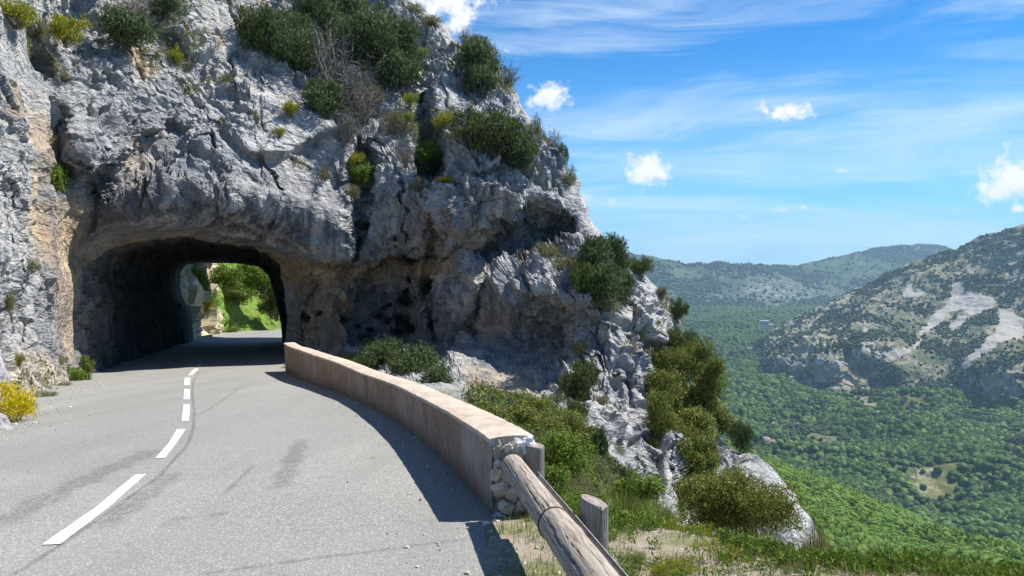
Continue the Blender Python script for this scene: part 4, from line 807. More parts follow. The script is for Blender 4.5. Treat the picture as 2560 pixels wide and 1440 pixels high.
def leaves(nl, size, seed, nblob=20, spread=1.0, elong=2.0, up=0.2, fill=0.5, cone=False, flat=1.0, br=(0.24, 0.42)):
    g = np.random.default_rng(seed)
    c = g.normal(size=(nblob, 3)); c /= np.linalg.norm(c, axis=1, keepdims=True); c *= (g.random((nblob, 1)) ** 0.45) * 0.78
    c[:, 2] = c[:, 2] * 0.85 * flat
    rb = g.uniform(*br, nblob)
    if cone: c[:, :2] *= np.clip(0.85 - 0.75 * (c[:, 2:3] + .8) / 1.6, 0.05, 1)
    k = g.choice(nblob, nl, p=rb ** 2 / (rb ** 2).sum())
    d = g.normal(size=(nl, 3)); d /= np.linalg.norm(d, axis=1, keepdims=True)
    rr_ = fill + (1.12 - fill) * g.random((nl, 1)) ** 0.6
    rr_ = rr_ * (1 + 0.95 * perlin(d * 3.2 + c[k] * 9, seed)[:, None]) * np.where(g.random((nl, 1)) < .08, g.uniform(1.0, 1.45, (nl, 1)), 1)
    sp = g.normal(size=(90, 3)) + np.array([0, 0, .5]); sp /= np.linalg.norm(sp, axis=1, keepdims=True); m_ = g.random(nl) < 0.22; j_ = g.integers(0, 90, nl); kk = j_ % nblob
    k = np.where(m_, kk, k); d = np.where(m_[:, None], sp[j_] + g.normal(size=(nl, 3)) * 0.10, d); d /= np.linalg.norm(d, axis=1, keepdims=True); rr_ = np.where(m_[:, None], 0.7 + 0.85 * g.random((nl, 1)), rr_)
    p = c[k] + d * rb[k][:, None] * rr_
    n = d + g.normal(size=(nl, 3)) * 0.55; n /= np.linalg.norm(n, axis=1, keepdims=True)
    t_ = g.normal(size=(nl, 3)) + np.array([0, 0, up * 5]) + d * up * 2; t_ -= n * (t_ * n).sum(1, keepdims=True) * 0.6; t_ /= np.linalg.norm(t_, axis=1, keepdims=True)
    b_ = np.cross(n, t_); b_ /= np.linalg.norm(b_, axis=1, keepdims=True); s_ = size * g.uniform(0.6, 1.35, (nl, 1))
    l, w_ = s_ * elong ** 0.5, s_ / elong ** 0.5
    V = np.stack([p - t_ * l * .5, p + b_ * w_ * .5, p + t_ * l * .5, p - b_ * w_ * .5], 1).reshape(-1, 3)
    return V, np.arange(nl * 4).reshape(-1, 4), c
def branches(c, seed, r=0.035, base=-0.95, twigs=0):
    g = np.random.default_rng(seed); Vs, Fs, o = [], [], 0
    def addt(pts, ra, rb_, n=4):
        nonlocal o
        V, f = tube_mesh(pts, ra, n, rb_); Vs.append(V); Fs.append(f + o); o += len(V)
    for q in c:
        b0 = np.array([g.normal() * .06, g.normal() * .06, base]); mid = b0 * .5 + q * .5 + g.normal(size=3) * 0.08
        s = np.linspace(0, 1, 6)[:, None]; addt((1 - s) ** 2 * b0 + 2 * s * (1 - s) * mid + s ** 2 * q, r, r * .35)
        for _ in range(twigs):
            st = b0 + (q - b0) * g.uniform(0.3, 1.0); dr = g.normal(size=3) + np.array([0, 0, .5]) + (q - b0) * .5; dr /= np.linalg.norm(dr); L_ = g.uniform(.2, .55)
            k1 = st + dr * L_ * .5 + g.normal(size=3) * .05; k2 = k1 + (dr + g.normal(size=3) * .4) * L_ * .5; addt([st, k1, k2], r * .3, r * .12, 3)
            for _ in range(4):
                d2 = dr + g.normal(size=3) * .8; d2 /= np.linalg.norm(d2); addt([k1 if _ % 2 else k2, (k1 if _ % 2 else k2) + d2 * L_ * .3, (k1 if _ % 2 else k2) + d2 * L_ * .5 + g.normal(size=3) * .04], r * .16, r * .08, 3)
    return np.concatenate(Vs), np.concatenate(Fs)
def tuft(nb_, L_, w_, seed, spread=0.6, droop=0.5, base=0.12, z0=-0.95):
    g = np.random.default_rng(seed); a = g.random(nb_) * 2 * np.pi; lean = np.abs(g.normal(size=nb_)) * spread; h = L_ * g.uniform(0.45, 1.0, nb_)
    b0 = np.stack([np.cos(a), np.sin(a), 0 * a], -1) * (g.random((nb_, 1)) ** .5 * base); d = np.stack([np.cos(a) * lean, np.sin(a) * lean, np.ones(nb_)], -1); d /= np.linalg.norm(d, axis=1, keepdims=True)
    sd = np.stack([-np.sin(a + g.normal(size=nb_)), np.cos(a + g.normal(size=nb_)), 0 * a], -1); V = []
    for k, s in enumerate((0, .35, .7, 1.0)):
        p = b0 + d * (h * s)[:, None]; p[:, 2] -= droop * h * s ** 2.4 * lean; p[:, :2] += (np.stack([np.cos(a), np.sin(a)], -1) * (h * lean * s ** 2 * .35)[:, None]); wd = w_ * (1 - s * .92)
        p[:, 2] += z0; V += [p - sd * wd, p + sd * wd]
    V = np.stack(V, 1); i = np.arange(nb_)[:, None, None] * 8; q = np.array([[0, 1, 3, 2], [2, 3, 5, 4], [4, 5, 7, 6]])[None]
    return V.reshape(-1, 3), (i + q).reshape(-1, 4)
PROTO = {}
def proto(kind, var, dense):
    key = (kind, var, dense)
    if key in PROTO: return PROTO[key]
    sd = hash_(kind) + var * 13; fol = None; br = None; k = 2.6 if dense else 1.0; sz = 0.6 if dense else 1.0
    if kind in ('juniper', 'juniper2'): V, f, c = leaves(int(5200 * k), .070 * sz, sd, 26, elong=3.0, up=.5, fill=.55, br=(.16, .34))
    elif kind == 'cone': V, f, c = leaves(int(5200 * k), .070 * sz, sd, 34, elong=3.0, up=.6, cone=True, br=(.14, .26))
    elif kind in ('broom', 'yellow'): V, f, c = leaves(int(4600 * k), .062 * sz, sd, 24, elong=4.0, up=.9, fill=.3, br=(.2, .36))
    elif kind == 'lime': V, f, c = leaves(int(3600 * k), .06 * sz, sd, 16, elong=2.0, up=.4, fill=.75, flat=.6, br=(.3, .45))
    elif kind in ('leafy', 'bankleaf'): V, f, c = leaves(int(4800 * k), .085 * sz, sd, 24, elong=1.6, up=.1, fill=.5, br=(.2, .38))
    elif kind == 'olive': V, f, c = leaves(int(6400 * k), .066 * sz, sd, 34, elong=1.7, up=.15, fill=.6, br=(.15, .33))
    elif kind == 'drab': V, f, c = leaves(int(3200 * k), .058 * sz, sd, 26, elong=2.4, up=.4, fill=.2, br=(.2, .36))
    elif kind == 'ivy': V, f, c = leaves(1200, .12, sd, 9, elong=1.6, up=0, fill=.7, br=(.4, .6))
    elif kind == 'dry': V, f, c = None, None, leaves(10, .1, sd, 22)[2]
    if kind in ('grass', 'seedgrass', 'straw'):
        V, f = tuft(900 if dense else 260, 1.9, .010 if dense else .022, sd, .42 if kind != 'seedgrass' else .22, .5, .25)
        fol = mesh_np('blades', V, f, M['green_grass' if kind == 'grass' else 'straw'])
        if kind == 'seedgrass':
            g = np.random.default_rng(sd); Vs, Fs, o = [], [], 0
            for _ in range(26):
                a = g.random() * 6.28; l = g.uniform(.1, .5); tp = np.array([math.cos(a) * l, math.sin(a) * l, g.uniform(.9, 1.6)]); V, f = tube_mesh([np.array([tp[0] * .15, tp[1] * .15, -.95]), tp * np.array([.5, .5, .4]), tp], .006, 3, .003); Vs.append(V); Fs.append(f + o); o += len(V)
                V, f, _c = leaves(26, .035, int(g.integers(999)), 3, elong=3); V = V * np.array([.05, .05, .17]) + tp; Vs.append(V); Fs.append(f + o); o += len(V)
            br = mesh_np('seed_head', np.concatenate(Vs), np.concatenate(Fs), M['straw'])
        PROTO[key] = (fol, br); return PROTO[key]
    if V is not None: fol = mesh_np('foliage', V, f, M[{'cone': 'juniper', 'bankleaf': 'leafy'}.get(kind, kind)])
    if kind == 'dry': Vb, fb = branches(c, sd, .030, twigs=7); br = mesh_np('branches', Vb, fb, M['twig'])
    elif kind != 'ivy': Vb, fb = branches(c[:9], sd, .03, twigs=2 if kind in ('drab', 'broom') else 0); br = mesh_np('branches', Vb, fb, M['bark'])
    PROTO[key] = (fol, br); return PROTO[key]
def hash_(s_): return sum(ord(ch) * (i + 3) for i, ch in enumerate(s_)) % 1000
NAMES = {'juniper': 'juniper_bush', 'juniper2': 'juniper_bush', 'cone': 'juniper_bush', 'broom': 'broom_bush', 'yellow': 'broom_bush', 'lime': 'cushion_plant', 'leafy': 'leafy_shrub', 'bankleaf': 'leafy_shrub', 'olive': 'evergreen_oak', 'drab': 'scrub_bush',
         'ivy': 'cushion_plant', 'dry': 'bare_shrub', 'grass': 'grass_tuft', 'seedgrass': 'grass_tuft', 'straw': 'grass_tuft'}
CATS = {'juniper_bush': 'bush', 'broom_bush': 'bush', 'cushion_plant': 'plant', 'leafy_shrub': 'shrub', 'evergreen_oak': 'tree', 'scrub_bush': 'bush', 'bare_shrub': 'shrub', 'grass_tuft': 'grass tuft'}
_vi = [0]
def plant(kind, u, v, w_, h_, label, group=None, at=None, depth=1.0, sink=0.35):
    """one plant: photo centre and size in pixels, standing on the surface found there (or at a given distance)"""
    _vi[0] += 1; n_ = _vi[0]; name = NAMES[kind]
    if at is None:
        p, nn = on_cliff(u, v + h_ * sink); D = p[1]
        c = P(u, v, D); 
    else: D = at; c = P(u, v, D)
    sx = w_ / 2 / F * D / 0.78; szz = h_ / 2 / F * D / 0.80
    if kind in ('juniper', 'juniper2', 'olive', 'dry', 'leafy'): sx, szz = sx * (1.08 if kind == 'olive' else 1.2), szz * (1.08 if kind == 'olive' else 1.2)
    sy = min(sx, 1.3 * szz) * depth
    c = c * (1 - ((0.8 if kind == 'olive' else 0.45) * sy / D if at is None and kind != 'ivy' else 0))
    o = empty(name, Vector(c) - Vector((0, 0, 0.95 * szz))); tag(o, label, CATS[name], group)
    dense = (w_ * h_ > 11000) or D < 9 and w_ > 60
    fol, br = proto(kind, n_ % 3, dense)
    o.rotation_euler = (0, 0, (n_ * 2.399) % 6.283 if kind not in ('cone',) else 0); o.scale = (1, 1, 1)
    a = o.rotation_euler.z
    for me, nm in ((fol, 'foliage' if kind not in ('grass', 'seedgrass', 'straw') else 'blades'), (br, 'branches' if kind != 'seedgrass' else 'seed_head')):
        if me is None: continue
        ch = add(nm, me, o); ch.scale = (sx, (sx + sy) / 2 if depth == 1 else sy, szz); ch.location = (0, 0, 0.95 * szz)
    return o
JG = 'dark junipers rooted in the cliff'
for a in [
 ('broom', 38, 32, 120, 66, 'yellow-green bush in the top left corner of the cliff'), ('drab', 98, 78, 60, 60, 'olive bush just right of the top left corner bush'), ('broom', 160, 62, 90, 90, 'sparse yellow-green bush left of the dark upper left juniper'),
 ('juniper', 310, 66, 115, 84, 'dark juniper on the upper left of the cliff', JG), ('juniper', 418, 14, 66, 60, 'small dark juniper cut by the top edge, upper left', JG), ('dry', 345, 18, 100, 60, 'bare grey twigs between the two upper left junipers'),
 ('broom', 437, 142, 34, 56, 'slim yellow-green tuft on the rock below the upper left junipers'), ('drab', 566, 206, 40, 58, 'small drab shrub on open rock right of the slim tuft'), ('drab', 160, 190, 34, 22, 'tiny dark shrub on the shaded left rock'),
 ('juniper2', 640, 86, 70, 120, 'lighter green juniper at the left end of the central cluster', JG), ('juniper', 700, 88, 120, 110, 'middle juniper of the central cluster above the smooth slab', JG), ('juniper', 738, 142, 84, 74, 'lowest juniper of the central cluster, on the slab edge', JG),
 ('juniper', 815, 246, 92, 88, 'round dark juniper beside the smooth pale slab', JG), ('juniper', 795, 36, 110, 110, 'dark juniper at the top left of the dense upper thicket', JG), ('juniper', 880, 16, 110, 60, 'juniper touching the top edge above the thicket', JG),
 ('juniper', 930, 92, 150, 130, 'largest juniper of the upper thicket', JG), ('juniper', 1000, 110, 90, 110, 'right juniper of the upper thicket under the skyline', JG), ('juniper', 1006, 180, 90, 84, 'lowest juniper of the upper thicket above the dark slot', JG), ('juniper', 770, 100, 50, 90, 'narrow juniper left of the bare grey shrub', JG),
 ('dry', 835, 140, 120, 170, 'large bare grey shrub between the thicket junipers'), ('dry', 885, 195, 120, 90, 'wide bare shrub below the largest juniper'), ('dry', 900, 250, 110, 90, 'bare grey shrub right of the round juniper'), ('dry', 870, 305, 70, 70, 'low bare shrub under the yellow-green streak of bush'),
 ('broom', 880, 278, 70, 26, 'flat yellow-green bush right of the round juniper'), ('drab', 930, 240, 60, 60, 'drab bush in the middle of the bare shrubs'), ('drab', 985, 300, 60, 60, 'drab bush left of the two lime cushions'),
 ('lime', 1026, 248, 42, 34, 'upper bright lime cushion beside the dark slot'), ('lime', 1018, 290, 34, 26, 'lower bright lime cushion beside the dark slot'), ('broom', 998, 114, 20, 24, 'tiny yellow bush in front of the thicket'), ('lime', 1052, 132, 30, 30, 'pale green bush at the top of the dark slot'),
 ('dry', 1010, 60, 90, 50, 'bare shrub on the skyline ridge above the thicket'), ('drab', 1075, 52, 80, 34, 'scrub on the skyline left of the cloud'), ('drab', 1035, 20, 60, 30, 'topmost scrub bush on the cliff skyline'), ('dry', 1168, 92, 50, 40, 'bare twigs on the skyline above the right juniper'),
 ('juniper', 1190, 150, 96, 90, 'upper half of the paired junipers on the right ridge', JG), ('juniper', 1206, 196, 74, 64, 'lower half of the paired junipers on the right ridge', JG), ('juniper', 1196, 112, 56, 40, 'small juniper on the skyline above the ridge pair', JG), ('drab', 1228, 132, 40, 40, 'skyline scrub right of the ridge pair'),
 ('dry', 1272, 182, 70, 50, 'bare twigs sticking out from the skyline against the sky'), ('broom', 1118, 302, 74, 44, 'yellow-green bush at the left end of the long juniper belt'), ('juniper', 1182, 318, 80, 74, 'left juniper of the long belt', JG), ('juniper2', 1236, 330, 110, 96, 'biggest juniper of the long belt', JG),
 ('juniper', 1292, 366, 90, 80, 'right juniper of the long belt', JG), ('juniper', 1310, 404, 50, 46, 'lowest right tip juniper of the long belt', JG), ('leafy', 1076, 384, 58, 56, 'round green shrub with pale top under the dark slot'), ('ivy', 1080, 418, 50, 40, 'dark growth hanging under the round green shrub'),
 ('dry', 1070, 332, 70, 50, 'bare twigs left of the long juniper belt'), ('drab', 1045, 460, 50, 34, 'drab tuft below the dark growth'), ('broom', 1110, 450, 50, 26, 'pale green sprig on grey rock below the juniper belt'), ('dry', 1010, 380, 60, 40, 'small bare bush left of the round green shrub'),
 ('broom', 896, 395, 56, 44, 'yellow-topped bush in the vertical cleft'), ('leafy', 896, 432, 58, 56, 'green bush filling the vertical cleft'), ('drab', 882, 480, 36, 50, 'drab growth at the foot of the vertical cleft'), ('drab', 812, 432, 34, 38, 'tan tuft on the crack left of the cleft'),
 ('broom', 727, 268, 44, 40, 'small yellow-green tuft on the smooth slab'), ('broom', 697, 330, 30, 26, 'tiny tuft on the lower part of the slab'), ('drab', 640, 290, 24, 30, 'small tan tuft left of the slab'), ('drab', 560, 300, 26, 22, 'small drab tuft on the overhang rock'), ('drab', 650, 380, 24, 36, 'tan tuft at the edge of the overhang'),
 ('drab', 112, 345, 50, 76, 'reddish olive bush in the shaded left gully'), ('leafy', 137, 436, 56, 80, 'bright green bush low in the left gully'), ('drab', 28, 760, 34, 80, 'drab growth on the left rock wall'), ('drab', 84, 662, 38, 34, 'small tuft on the left rock wall, higher up'),
 ('leafy', 190, 936, 56, 50, 'green weeds at the foot of the left tunnel jamb'), ('drab', 160, 968, 50, 34, 'low weeds at the road edge before the jamb'), ('leafy', 212, 912, 30, 38, 'dark green weed against the tunnel jamb'), ('drab', 108, 990, 60, 30, 'dry weeds right of the yellow broom'), ('broom', 50, 900, 20, 40, 'moss-green tuft above the yellow broom'),
 ('drab', 1340, 332, 40, 90, 'upper scrub on the right skyline'), ('dry', 1386, 352, 46, 60, 'bare twiggy bush on the right skyline'), ('juniper', 1400, 396, 32, 60, 'small juniper on the steep right skyline', JG), ('drab', 1424, 440, 34, 56, 'lower scrub on the steep right skyline'), ('drab', 1290, 400, 10, 10, 'tiny scrub speck beside the juniper belt'),
 ('drab', 1366, 632, 72, 62, 'pale grey-green bush on the sunlit shelf under the overhang'), ('drab', 1420, 656, 60, 40, 'low pale bush right of the grey-green shelf bush'), ('juniper', 1494, 640, 90, 100, 'upper juniper of the big clump on the right spur', JG), ('juniper', 1540, 640, 56, 90, 'skyline juniper of the big clump on the right spur', JG),
 ('juniper2', 1460, 700, 70, 90, 'left juniper of the big clump on the right spur', JG), ('juniper', 1510, 708, 90, 100, 'central juniper of the big clump on the right spur', JG), ('juniper', 1556, 720, 50, 80, 'right juniper of the big clump on the right spur', JG), ('drab', 1520, 756, 70, 40, 'brown scrub under the big clump on the right spur'),
 ('juniper2', 1600, 664, 56, 38, 'green juniper on the skyline right of the big clump', JG), ('drab', 1655, 732, 36, 40, 'small scrub farther down the spur skyline'), ('juniper2', 1692, 772, 42, 56, 'green bush overhanging the spur skyline', JG),
 ('juniper2', 1680, 845, 60, 50, 'juniper at the head of the wooded gully', JG), ('drab', 1450, 870, 46, 46, 'small bush on the pale buttress'), ('juniper2', 1452, 944, 76, 92, 'olive juniper in the middle of the pale buttress', JG), ('juniper2', 1440, 1024, 50, 50, 'juniper low on the left of the pale buttress', JG), ('drab', 1500, 1004, 50, 36, 'drab tuft on the pale buttress right of the junipers'),
 ('drab', 1566, 1100, 60, 28, 'thin green strip of bush low on the buttress'), ('drab', 1540, 1125, 40, 30, 'small bush beside the buttress foot'), ('olive', 1630, 1110, 24, 40, 'little yellow-green bush at the gully edge'),
 ]: plant(*a)
GG = 'evergreen oaks filling the gully right of the buttress'
for a in [('olive', 1662, 930, 100, 120, 'tallest light olive tree in the gully'), ('olive', 1740, 910, 96, 120, 'upper right dark tree in the gully, on the skyline'), ('olive', 1760, 985, 80, 110, 'middle right tree in the gully, on the skyline'), ('olive', 1690, 1010, 90, 100, 'tree in the middle of the gully'),
          ('olive', 1650, 1030, 60, 110, 'narrow tree against the buttress'), ('olive', 1740, 1060, 100, 90, 'rounded tree below the middle of the gully'), ('olive', 1806, 1046, 70, 60, 'bushy tree on the outer gully edge'), ('drab', 1832, 1074, 56, 50, 'greyish bush above the small pale outcrop'), ('juniper', 1855, 1098, 44, 76, 'dark juniper on the outer skyline'),
          ('olive', 1700, 1100, 80, 110, 'shaded tree deep in the gully'), ('olive', 1750, 1130, 80, 110, 'lower right tree in the gully'), ('olive', 1712, 1190, 60, 110, 'lowest shaded tree of the gully'), ('juniper', 1725, 860, 40, 60, 'dark juniper at the top of the gully skyline')]:
    plant(*a[:6], group=GG if a[0] == 'olive' else JG)
for a in [('olive', 1650, 975, 80, 110, 'light olive tree leaning on the buttress edge', 20.2), ('olive', 1664, 1075, 84, 110, 'dark tree filling the left of the gully', 18.4), ('olive', 1706, 1150, 90, 120, 'shaded tree in the lower gully centre', 17.6), ('olive', 1752, 1175, 76, 100, 'tree above the small pale outcrop of the lower gully', 17.4), ('olive', 1700, 1235, 60, 90, 'lowest tree in the gully just above the big olive bush', 16.6), ('olive', 1780, 940, 60, 90, 'outermost tree high on the gully skyline', 21.5)]:
    plant(*a[:6], at=a[6], group=GG)
WG = 'bushes on the slope behind the wall'
for a in [('drab', 1262, 1010, 90, 60, 'pale twiggy bush right behind the wall top'), ('olive', 1320, 1022, 100, 76, 'olive bush behind the wall top'), ('drab', 1390, 1005, 60, 44, 'dry bush at the foot of the buttress'), ('olive', 1290, 1062, 110, 90, 'bush touching the near end of the wall'),
          ('olive', 1380, 1075, 130, 110, 'broad bush beyond the wall end'), ('leafy', 1400, 1150, 130, 120, 'bright leafy bush right of the first post'), ('cone', 1500, 1128, 80, 120, 'dark conical juniper on the slope'), ('drab', 1470, 1170, 130, 90, 'brownish bush between the posts and the conical juniper'),
          ('leafy', 1360, 1220, 100, 100, 'leafy bush behind the first post'), ('drab', 1440, 1225, 110, 90, 'drab bush left of the near post'), ('olive', 1465, 1090, 80, 80, 'small olive bush against the buttress foot'), ('juniper', 1545, 1190, 70, 70, 'dark juniper right of the conical one'),
          ('drab', 1640, 1290, 80, 70, 'yellowing bush under the buttress tip'), ('drab', 1560, 1215, 90, 60, 'brownish bush under the junipers'), ('olive', 1420, 1060, 90, 70, 'yellowish bush on the mid slope')]:
    plant(*a[:6], group=WG)
for a in [('drab', 870, 905, 120, 60, 'dark thicket bush nearest the tunnel behind the wall'), ('juniper', 950, 900, 130, 90, 'dark thicket bush in the shaded hollow'), ('juniper', 1035, 915, 120, 90, 'right dark thicket bush in the shaded hollow'), ('juniper', 1085, 945, 70, 60, 'dark bush at the right end of the shaded hollow'), ('leafy', 1056, 936, 34, 30, 'small sunlit sprig above the wall in the hollow'),
          ('grass', 1100, 962, 70, 24, 'sunlit grass patch above the wall'), ('grass', 1150, 984, 60, 22, 'second sunlit grass patch above the wall')]: plant(*a[:6])
for (u, v, r) in [(988, 595, 9), (917, 568, 14), (1016, 647, 14), (1114, 649, 9), (1026, 702, 11), (1062, 717, 18), (1016, 729, 10), (1013, 754, 17), (1047, 746, 9), (948, 788, 10), (957, 771, 7), (971, 765, 7), (858, 798, 11), (797, 786, 8), (770, 792, 12), (894, 815, 6), (927, 824, 7), (912, 845, 12), (1076, 813, 9), (1041, 820, 16), (1005, 798, 16), (967, 801, 10), (1131, 725, 11), (1160, 752, 8), (1213, 664, 6), (1202, 674, 6), (1217, 676, 7), (1140, 790, 7), (985, 830, 12), (905, 600, 8)]:
    plant('ivy', u, v, r * 2.3, r * 2.1, 'dark cushion plant clinging to the shaded grey cliff above the wall', 'dark cushion plants on the shaded cliff', sink=0)
# near plants on the verge and slope
for a in [('yellow', 30, 1004, 104, 100, 'bright yellow flowering broom at the left road edge', 10.7), ('olive', 1790, 1270, 180, 170, 'left half of the big olive bush beyond the verge', 7.2), ('olive', 1895, 1275, 170, 160, 'right half of the big olive bush beyond the verge', 7.0), ('olive', 1830, 1215, 130, 110, 'upper part bush of the big olive clump', 7.7),
          ('grass', 1560, 1262, 140, 90, 'bright green grassy plant right of the near post', 6.0), ('grass', 1650, 1282, 130, 80, 'bright green grassy plant before the buttress tip', 6.0), ('drab', 1570, 1320, 150, 60, 'dry grey-brown weeds behind the near post', 5.3), ('broom', 1690, 1345, 130, 80, 'green plant dotted with yellow flowers', 4.9),
          ('broom', 1760, 1390, 150, 80, 'lower green plant with yellow flowers', 4.4), ('broom', 1680, 1425, 120, 60, 'yellow-green plant at the bottom edge', 4.0), ('seedgrass', 1915, 1372, 150, 110, 'arching dry grass tuft before the olive bush', 4.6), ('seedgrass', 2040, 1370, 120, 130, 'tall seeding grass right of the olive bush', 4.6),
          ('straw', 2130, 1400, 90, 90, 'dry grass tuft at the foot of the tall seeding grass', 4.4), ('straw', 1960, 1405, 120, 70, 'low dry grass tuft between the two tall ones', 4.3), ('grass', 2230, 1425, 100, 50, 'short green grass tuft at the verge edge, right', 4.2), ('straw', 2180, 1385, 40, 120, 'single tall group of dry stems at the verge edge', 4.6),
          ('grass', 1390, 1345, 70, 70, 'grass tuft at the foot of the first post', 4.9), ('grass', 1310, 1365, 60, 50, 'small grass tuft between road and first post', 4.8), ('grass', 1285, 1330, 50, 40, 'tiny grass tuft at the asphalt edge near the wall end', 4.95), ('straw', 1370, 1300, 60, 70, 'dry blades around the first post', 5.1), ('grass', 1300, 1415, 70, 50, 'grass tuft on the asphalt edge, lower', 4.2), ('straw', 1420, 1330, 60, 60, 'dry blades between the log and the near post', 4.9), ('leafy', 1430, 1275, 80, 70, 'leafy green shrub between the two posts', 5.9),
          ('leafy', 1262, 1262, 26, 40, 'small weed at the broken wall end', 5.2), ('straw', 1610, 1395, 60, 50, 'small dry tuft on the stony verge', 4.3), ('grass', 1345, 1425, 70, 50, 'grass tuft left of the lower log', 4.1),
          ('straw', 1700, 1410, 70, 60, 'dry tuft on the gravel by the lowest flowering plant', 4.15), ('drab', 1580, 1400, 90, 50, 'low dry weeds on the gravel right of the log', 4.2), ('straw', 1550, 1425, 60, 50, 'dry blades between the near post and the bottom edge', 3.9), ('drab', 1980, 1425, 110, 40, 'low dry weeds on the stony ground at the bottom', 4.05),
          ('leafy', 1600, 1240, 110, 90, 'fresh green shrub behind the grassy plants', 6.8), ('broom', 1740, 1330, 110, 70, 'green flowering plant against the big olive bush', 5.4), ('broom', 1825, 1410, 130, 70, 'green flowering plant left of the arching dry tuft', 4.2), ('drab', 1640, 1345, 90, 50, 'low brown weeds left of the flowering plants', 4.9),
          ('grass', 1530, 1340, 60, 60, 'green blades just right of the near post', 4.6), ('straw', 2330, 1425, 110, 50, 'dry tuft at the right end of the verge edge', 4.1), ('grass', 2440, 1432, 120, 40, 'green tuft near the lower right corner', 4.0), ('broom', 2260, 1400, 60, 60, 'small yellow-green plant on the verge edge, right', 4.5), ('straw', 1860, 1400, 90, 60, 'short dry tuft between flowering plant and arching tuft', 4.3)]:
    plant(*a[:6], at=a[6], group='verge plants beside the guardrail' if a[1] > 1300 and a[1] != 1262 else None)
for a in [('bankleaf', 560, 690, 70, 70, 'leafy bush beyond the tunnel, next to the rock', 50), ('bankleaf', 608, 690, 80, 80, 'middle leafy bush beyond the tunnel', 55), ('bankleaf', 655, 700, 80, 80, 'right leafy bush beyond the tunnel', 55), ('leafy', 590, 735, 70, 40, 'low leafy bush on the bank beyond the tunnel', 53), ('olive', 690, 745, 60, 90, 'shaded bush at the right of the far tunnel mouth', 56),
          ('leafy', 500, 700, 40, 90, 'green growth on the rock beyond the tunnel', 46), ('juniper2', 680, 770, 50, 40, 'dark low bush beyond the tunnel', 56), ('grass', 580, 820, 60, 20, 'tall grass on the bank beyond the tunnel', 52), ('grass', 650, 822, 60, 18, 'right grass patch on the bank beyond the tunnel', 57), ('broom', 520, 760, 30, 60, 'yellow-green bush by the far rock', 47)]:
    plant(*a[:6], at=a[6], group='greenery seen through the tunnel')
# ------------------------------------------------------------------ forests: masses of trees scattered on the far ground
def crown(name, seed, mat, nl=520, tall=1.0, lsz=0.20):
    import bmesh
    bm = bmesh.new(); bmesh.ops.create_icosphere(bm, subdivisions=3, radius=0.80); V = np.array([v.co[:] for v in bm.verts]); f3 = np.array([[v.index for v in f.verts] for f in bm.faces]); bm.free()
    V = V * (1 + 0.45 * fbm(V * 1.6 + seed, 4, seed)[:, None])
    LV, LF, _ = leaves(nl, lsz, seed, 16, elong=1.4, up=.1, fill=.6, br=(.3, .5))
    LV = LV * 0.95; A = np.concatenate([V, LV]) * np.array([1, 1, tall]); A[:, 2] += 0.55 * tall
    return bpy.data.objects.new(name, mesh_np(name, A, [f3, LF + len(V)], mat))
def crown_mat(name, c0, c1, c2):
    m, N = new_mat(name); g = N.n('ShaderNodeNewGeometry'); oi = N.n('ShaderNodeObjectInfo').outputs['Random']
    c = N.mix(oi, c0, c1); c = N.mix(N.ramp(N.m('FRACT', N.m('MULTIPLY', oi, 17.3)), .8, .95, 0, .8), c, c2); c = N.mix(N.m('MULTIPLY', g.outputs['Random Per Island'], 0.5), c, c1)
    finish(N, c, 0.7, None, spec=0.15, trans=0.15); return m
M['c_near'] = crown_mat('near_slope_leaves', (0.060, 0.125, 0.016), (0.115, 0.195, 0.025), (0.17, 0.22, 0.035))
M['c_valley'] = crown_mat('valley_leaves', (0.045, 0.105, 0.024), (0.125, 0.20, 0.040), (0.022, 0.048, 0.018))
M['c_dark'] = crown_mat('mountain_scrub_leaves', (0.028, 0.050, 0.020), (0.060, 0.090, 0.030), (0.10, 0.12, 0.04))
